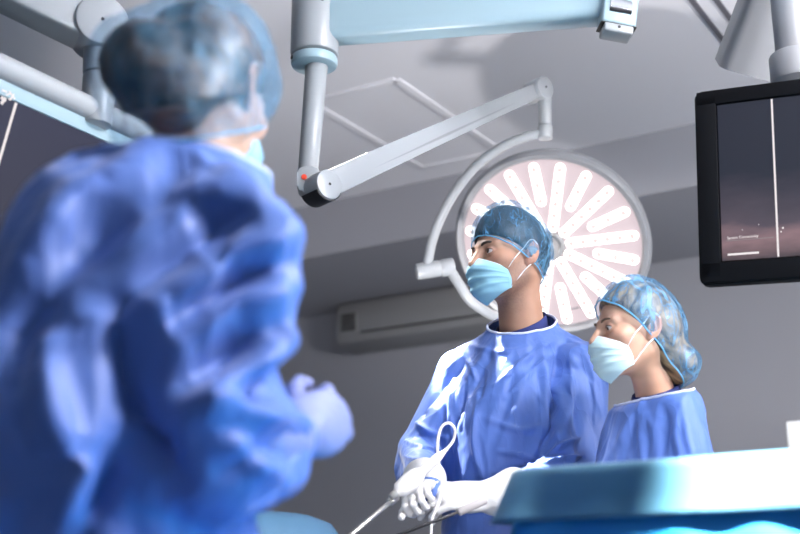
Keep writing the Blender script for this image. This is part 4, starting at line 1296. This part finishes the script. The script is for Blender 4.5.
# pipe yoke and arm that carry it
larm = empty('ceiling_boom', P0)
tag(larm, 'white pipe yoke and ceiling arm above the pale-framed monitor at upper left', 'monitor arm')
bm = bmesh.new(); bm_tube(bm, [P0 - N * .85, P0 - N * .4, P0, P0 + N * .26], .026, 24); child(obj('yoke_pipe', bm, WHITE), larm)
for sgn in (-.6, .2):
    bm = bmesh.new(); bm_cyl(bm, P0 + N * sgn, P0 + N * sgn + Vector((0, 0, -.034)), .014, 16, .002); child(obj('hanger', bm, WHITE), larm)
pt = at(95, 40, 2.4); pt.x = P0.x; pt.y = P0.y
bm = bmesh.new(); bm_cyl(bm, P0 + Vector((0, 0, -.032)), Vector((P0.x, P0.y, (P0.z + pt.z) / 2)), .034, 32, .006, r2=.036); child(obj('post', bm, WHITE), larm)
bm = bmesh.new(); bm_cyl(bm, Vector((P0.x, P0.y, (P0.z + pt.z) / 2 + .002)), pt + Vector((0, 0, .04)), .037, 32, .003, r2=.042); child(obj('post_sleeve', bm, WHITE), larm)
sc_p = Vector((P0.x, P0.y, P0.z + .105)) + Vector((.25, -.968, 0)) * .037
bm = bmesh.new(); bm_cyl(bm, sc_p, sc_p + Vector((.25, -.968, 0)) * .004, .006, 14, .001); child(obj('screw', bm, DARK), larm)
e1 = at(98, 30, 2.4); e0 = at(-75, -60, 2.25)
ed_ = (e0 - e1).normalized(); sd_ = ed_.cross(Vector((0, 0, 1))).normalized()
if sd_.y > 0: sd_ = -sd_
EM = tf(frame_of(ed_, (0, 0, 1)), e1); el = (e0 - e1).length
bm = bmesh.new(); bm_prism(bm, [(0, -.050), (el, -.060), (el, .060), (0, .050)], .095, EM @ Matrix.Rotation(R(90), 4, 'X'), .012, 3); child(obj('beam', bm, WHITE), larm)
bm = bmesh.new(); bm_cyl(bm, e1 - sd_ * .048, e1 + sd_ * .056, .058, 44, .006); child(obj('end_disc', bm, WHITE), larm)
bm = bmesh.new(); bm_cyl(bm, e1 + sd_ * .056, e1 + sd_ * .0574, .004, 12, .0005); child(obj('pivot_pin', bm, DARK), larm)
bm = bmesh.new(); bm_cyl(bm, e0 + Vector((0, 0, -.08)), Vector((e0.x, e0.y, CEIL_Z)), .07, 36, .004); child(obj('ceiling_column', bm, WHITE), larm)

# ================================================================== drapes
DRAPE = mat('drape_teal', (.055, .175, .25), .6, bump=(60, .2, .003), var=.05, varscale=5, sheen=.5)
DRAPE2 = mat('drape_bright_blue', (.008, .20, .42), .65, bump=(60, .2, .003), var=.06, varscale=6)
DRAPE3 = mat('drape_steel_blue', (.035, .105, .185), .7, bump=(60, .2, .003), var=.05, varscale=5)
def draped(name, M, w, d, ztop, drop, m, flare=.05, amp=.02, nf=26, rad=.05, seed=0., corner=0., rows_=22, top=True):
    """sheet lying on a table w x d and hanging down its sides with folds; M places the table centre on the floor"""
    r = min(rad * 1.6, min(w, d) * .3)
    base = rrect(w - .02, d - .02, r, 9)
    pts = resample([Vector((x, y, 0)) for x, y in base], 300)
    n = len(pts); V = []; F = []
    nr = []
    for i in range(n):
        t = (pts[(i + 1) % n] - pts[i - 1]).normalized(); nr.append(Vector((t.y, -t.x, 0)))
    ins = [0.02, .3, .6, .85, .96] if top else [.985]
    for s in ins:
        for i, p in enumerate(pts):
            q = p * s
            V.append((q.x, q.y, ztop + .004 * float(noise(np.array([[q.x * 6, q.y * 6, seed]]))[0])))
    for j in range(rows_ + 1):
        t = j / rows_; h = drop * t
        a = min(1., h / rad) * math.pi / 2 if h < rad else math.pi / 2
        for i, p in enumerate(pts):
            ph = i / n
            cn = (abs(p.x) / (w / 2)) ** 30 * (abs(p.y) / (d / 2)) ** 6
            f = math.sin(ph * nf * 2 * math.pi + 2.2 * math.sin(ph * 14 + seed)) * .5 + .8 * float(noise(np.array([[p.x * 7, p.y * 7, t * 1.1 + seed]]))[0])
            o = math.sin(a) * rad * .6 + flare * t + amp * t ** .7 * f + cn * min(.95 * h, corner)
            z = ztop - (h if h > rad else rad * (1 - math.cos(a)))
            q = p + nr[i] * o
            V.append((q.x, q.y, z))
    R_ = len(ins) + rows_ + 1
    for j in range(R_ - 1):
        for i in range(n):
            i2 = (i + 1) % n
            F.append((j * n + i, (j + 1) * n + i, (j + 1) * n + i2, j * n + i2))
    if top: F.append(tuple(range(n)))
    V = [tuple(M @ Vector(v)) for v in V]
    o = mesh_obj(name, V, F, m)
    bm = bmesh.new(); bm.from_mesh(o.data); bmesh.ops.recalc_face_normals(bm, faces=bm.faces[:]); bm.to_mesh(o.data); bm.free()
    o.data.polygons.foreach_set('use_smooth', [True] * len(o.data.polygons))
    sd = o.modifiers.new('thick', 'SOLIDIFY'); sd.thickness = .003; sd.offset = -1
    return o
dc = at(503, 469, 1.75); da, db = ab(dc)
DW, DD = 1.5, .62
DM = Matrix.Translation(room(da + DW / 2, db + DD / 2, 0)) @ RB
up = draped('teal_drape', DM, DW, DD, dc.z, .075, DRAPE, .006, .006, 30, .010, 1., .12, 12)
tag(up, 'teal cover sheet on the table in the right foreground, its right half in white glare', 'drape')
lo_d = draped('under_drape', DM, DW - .036, DD - .036, dc.z - .012, dc.z - .03, DRAPE2, .08, .03, 34, .02, 5., .13, 60, False)
tag(lo_d, 'bright blue under-drape hanging below the teal cover sheet', 'drape')
pc_ = at(306, 510, 2.25)
PW, PD = 1.3, .55
PM = Matrix.Translation((pc_.x - PW / 2, pc_.y + PD / 2, 0)) @ Matrix.Rotation(R(4), 4, 'Z')
pd_ = draped('operating_drape', PM, PW, PD, pc_.z + .004, pc_.z - .02, DRAPE3, .12, .02, 24, .12, 9., .05, 26)
tag(pd_, 'dull blue drape at the bottom, just right of the nearest person', 'drape')
# white box added in place of a bright patch at the far right
ca = at(806, 432, 4.6)
wbox = empty('white_box', (ca.x + .12, ca.y, 0), ROOM_A)
tag(wbox, 'white box put in for a bright patch at the right edge, above the drape', 'box')
bm = bmesh.new(); bm_box(bm, (.30, .36, at(797, 424, 4.6).z - .08), Matrix.Translation((0, 0, at(797, 424, 4.6).z / 2 + .04)), .012); loc_child(obj('body', bm, mat('box_white', (.85, .86, .84), .4)), wbox)
for sx in (-.12, .12):
    for sy in (-.14, .14):
        bm = bmesh.new(); bm_cyl(bm, (sx, sy - .012, .04), (sx, sy + .012, .04), .04, 20, .004); loc_child(obj('caster', bm, DARK), wbox)

# ================================================================== instruments in the hands
def at_hand(px, py, y): return at(px, py, y * 1.045)
hp = at_hand(412, 482, 2.50)
scope = empty('camera_scope', hp)
tag(scope, 'white instrument handle with looping cable in the raised gloved hand', 'surgical instrument')
i0, i1 = at_hand(398, 492, 2.435), at_hand(424, 470, 2.455)
WPL = mat('instrument_white', (.82, .80, .78), .4)
bm = bmesh.new(); d_ = (i1 - i0).normalized()
bm_lathe(bm, [(0, -.004), (.010, -.004), (.012, .0), (.018, .006), (.0205, .03), (.0195, .052), (.014, .064), (.010, .070), (0, .070)], tf(Vector((0, 0, 1)).rotation_difference(d_).to_matrix(), i0), 28, cap=False)
child(obj('scope_head', bm, WPL), scope)
i2 = at_hand(447, 449, 2.48)
bm = bmesh.new(); bm_tube(bm, spline([i1 - d_ * .01, i1.lerp(i2, .35), i1.lerp(i2, .75), i2], 6), [.010, .0095, .009, .009, .009, .0088, .0092, .010, .0102, .0098, .009, .008, .007, .006, .0052, .0046, .0042, .004, .004], 16); child(obj('scope_grip', bm, WPL), scope)
bm = bmesh.new(); bm_lathe(bm, [(0, -.02), (.008, -.02), (.010, -.012), (.008, 0), (.011, .004), (.011, .010), (0, .010)], tf(Vector((0, 0, 1)).rotation_difference(d_).to_matrix(), i0), 20, cap=False)
child(obj('coupling', bm, STEEL), scope)
along([i2, at_hand(453, 441, 2.52), at_hand(455, 430, 2.51), at_hand(449, 423, 2.50), at_hand(441, 428, 2.50), at_hand(437.5, 445, 2.495), at_hand(439, 465, 2.485), at_hand(442, 483, 2.475), at_hand(439, 502, 2.465), at_hand(432, 520, 2.455), at_hand(431, 545, 2.45)], 'cable', .003, WPL, scope, 12)
sh = empty('scope_shaft', at_hand(385, 505, 2.44))
tag(sh, 'pale thin shaft running down-left from the gloved hands', 'surgical instrument')
bm = bmesh.new(); bm_cyl(bm, at_hand(394, 499, 2.455), at_hand(345, 540, 2.36), .0048, 16, .001); child(obj('shaft', bm, STEEL), sh)
bm = bmesh.new(); bm_cyl(bm, at_hand(397, 497, 2.46), at_hand(389, 503, 2.447), .0085, 18, .002); child(obj('collar', bm, STEEL), sh)
gr = empty('grasper', at_hand(470, 508, 2.40))
tag(gr, 'thin dark rod held across the lower gloved hand', 'surgical instrument')
bm = bmesh.new(); bm_cyl(bm, at_hand(472, 507, 2.425), at_hand(385, 540, 2.37), .0034, 14, .001); child(obj('rod', bm, DARK), gr)
bm = bmesh.new(); bm_cyl(bm, at_hand(486, 500, 2.435), at_hand(458, 512.5, 2.418), .0085, 18, .003); child(obj('grip', bm, mat('grip_grey', (.35, .33, .33), .5)), gr)
# ================================================================== light
EXPO = 0.
wd = bpy.data.worlds.new('world'); SC.world = wd; wd.use_nodes = True
wd.node_tree.nodes['Background'].inputs[0].default_value = (.5, .55, .65, 1)
wd.node_tree.nodes['Background'].inputs[1].default_value = .0
def light(name, kind, loc, target, energy, color=(1, 1, 1), size=.1, angle=40, blend=.2):
    l = bpy.data.lights.new(name, kind); l.energy = energy; l.color = color
    if kind == 'AREA': l.shape = 'DISK'; l.size = size
    elif kind == 'SPOT': l.shadow_soft_size = size; l.spot_size = R(angle); l.spot_blend = blend
    else: l.shadow_soft_size = size
    o = bpy.data.objects.new(name, l); COL.objects.link(o); o.location = loc
    d = Vector(target) - Vector(loc); o.rotation_euler = d.to_track_quat('-Z', 'Y').to_euler()
    return o
# second surgical lamp over the table, out of the frame: tight white beams
light('table_lamp_beam', 'SPOT', (-.46, 3.40, 2.92), (.20, 2.80, 1.21), 420, (1, .97, .94), .05, 17.5, .2)
light('table_lamp_beam', 'SPOT', (-.43, 3.37, 2.92), (.116, 2.952, 1.578), 9000, (1, .97, .94), .04, 6.0, .2)
light('drape_lamp_beam', 'SPOT', (.5, .3, 2.8), (.85, 1.35, 1.03), 7000, (1, .98, .96), .05, 29.5, .15)
# ceiling lights behind the camera
light('room_light', 'AREA', (-.9, -.9, 2.9), (-.5, 1.8, 1.0), 8, (.92, .95, 1), 1.2)
light('room_light', 'AREA', (2.2, 1.2, 2.9), (.3, 2.4, 1.1), 46, (.95, .95, 1), .8)
# light thrown back up by the brightly lit operating field, then added fill lights
light('field_bounce', 'SPOT', (-.12, 1.85, .98), (.35, 3.0, 2.9), 13, (1, .96, .97), .10, 160, .4)
light('ceiling_fill', 'SPOT', (0., 3.15, .9), (.62, 4.4, 2.98), 85, (1, .97, .98), .06, 96, .35)  # unseen spot added behind the table to light the ceiling from below
light('sleeve_fill', 'AREA', (1.35, 1.25, 2.6), (-.2, 1.4, 1.2), 82, (.97, .95, 1), .35)  # unseen area light added to brighten the nearest person's sleeve
light('ceiling_wash', 'AREA', (2.7, 1.4, 1.7), (2.0, 3.9, 2.75), 105, (1, .98, .98), .5)  # area light added to lift the ceiling and right wall, no fixture there
# ------------------------------------------------------------------ camera
cam = bpy.data.cameras.new('camera'); camo = bpy.data.objects.new('camera', cam); COL.objects.link(camo)
camo.location = (0, 0, CAM_H); camo.rotation_euler = (R(90) + PITCH, 0, 0)
cam.sensor_width = 36; cam.lens = FPX / 800 * 36; cam.clip_start = .05; cam.clip_end = 60
cam.dof.use_dof = True; cam.dof.focus_distance = 2.94; cam.dof.aperture_fstop = 2.6
SC.camera = camo
SC.view_settings.view_transform = 'Standard'; SC.view_settings.look = 'None'; SC.view_settings.gamma = 1
SC.view_settings.use_curve_mapping = False
SC.view_settings.exposure = EXPO
SC.cycles.use_denoising = True
SC.cycles.max_bounces = 10; SC.cycles.transparent_max_bounces = 16; SC.cycles.sample_clamp_indirect = 6
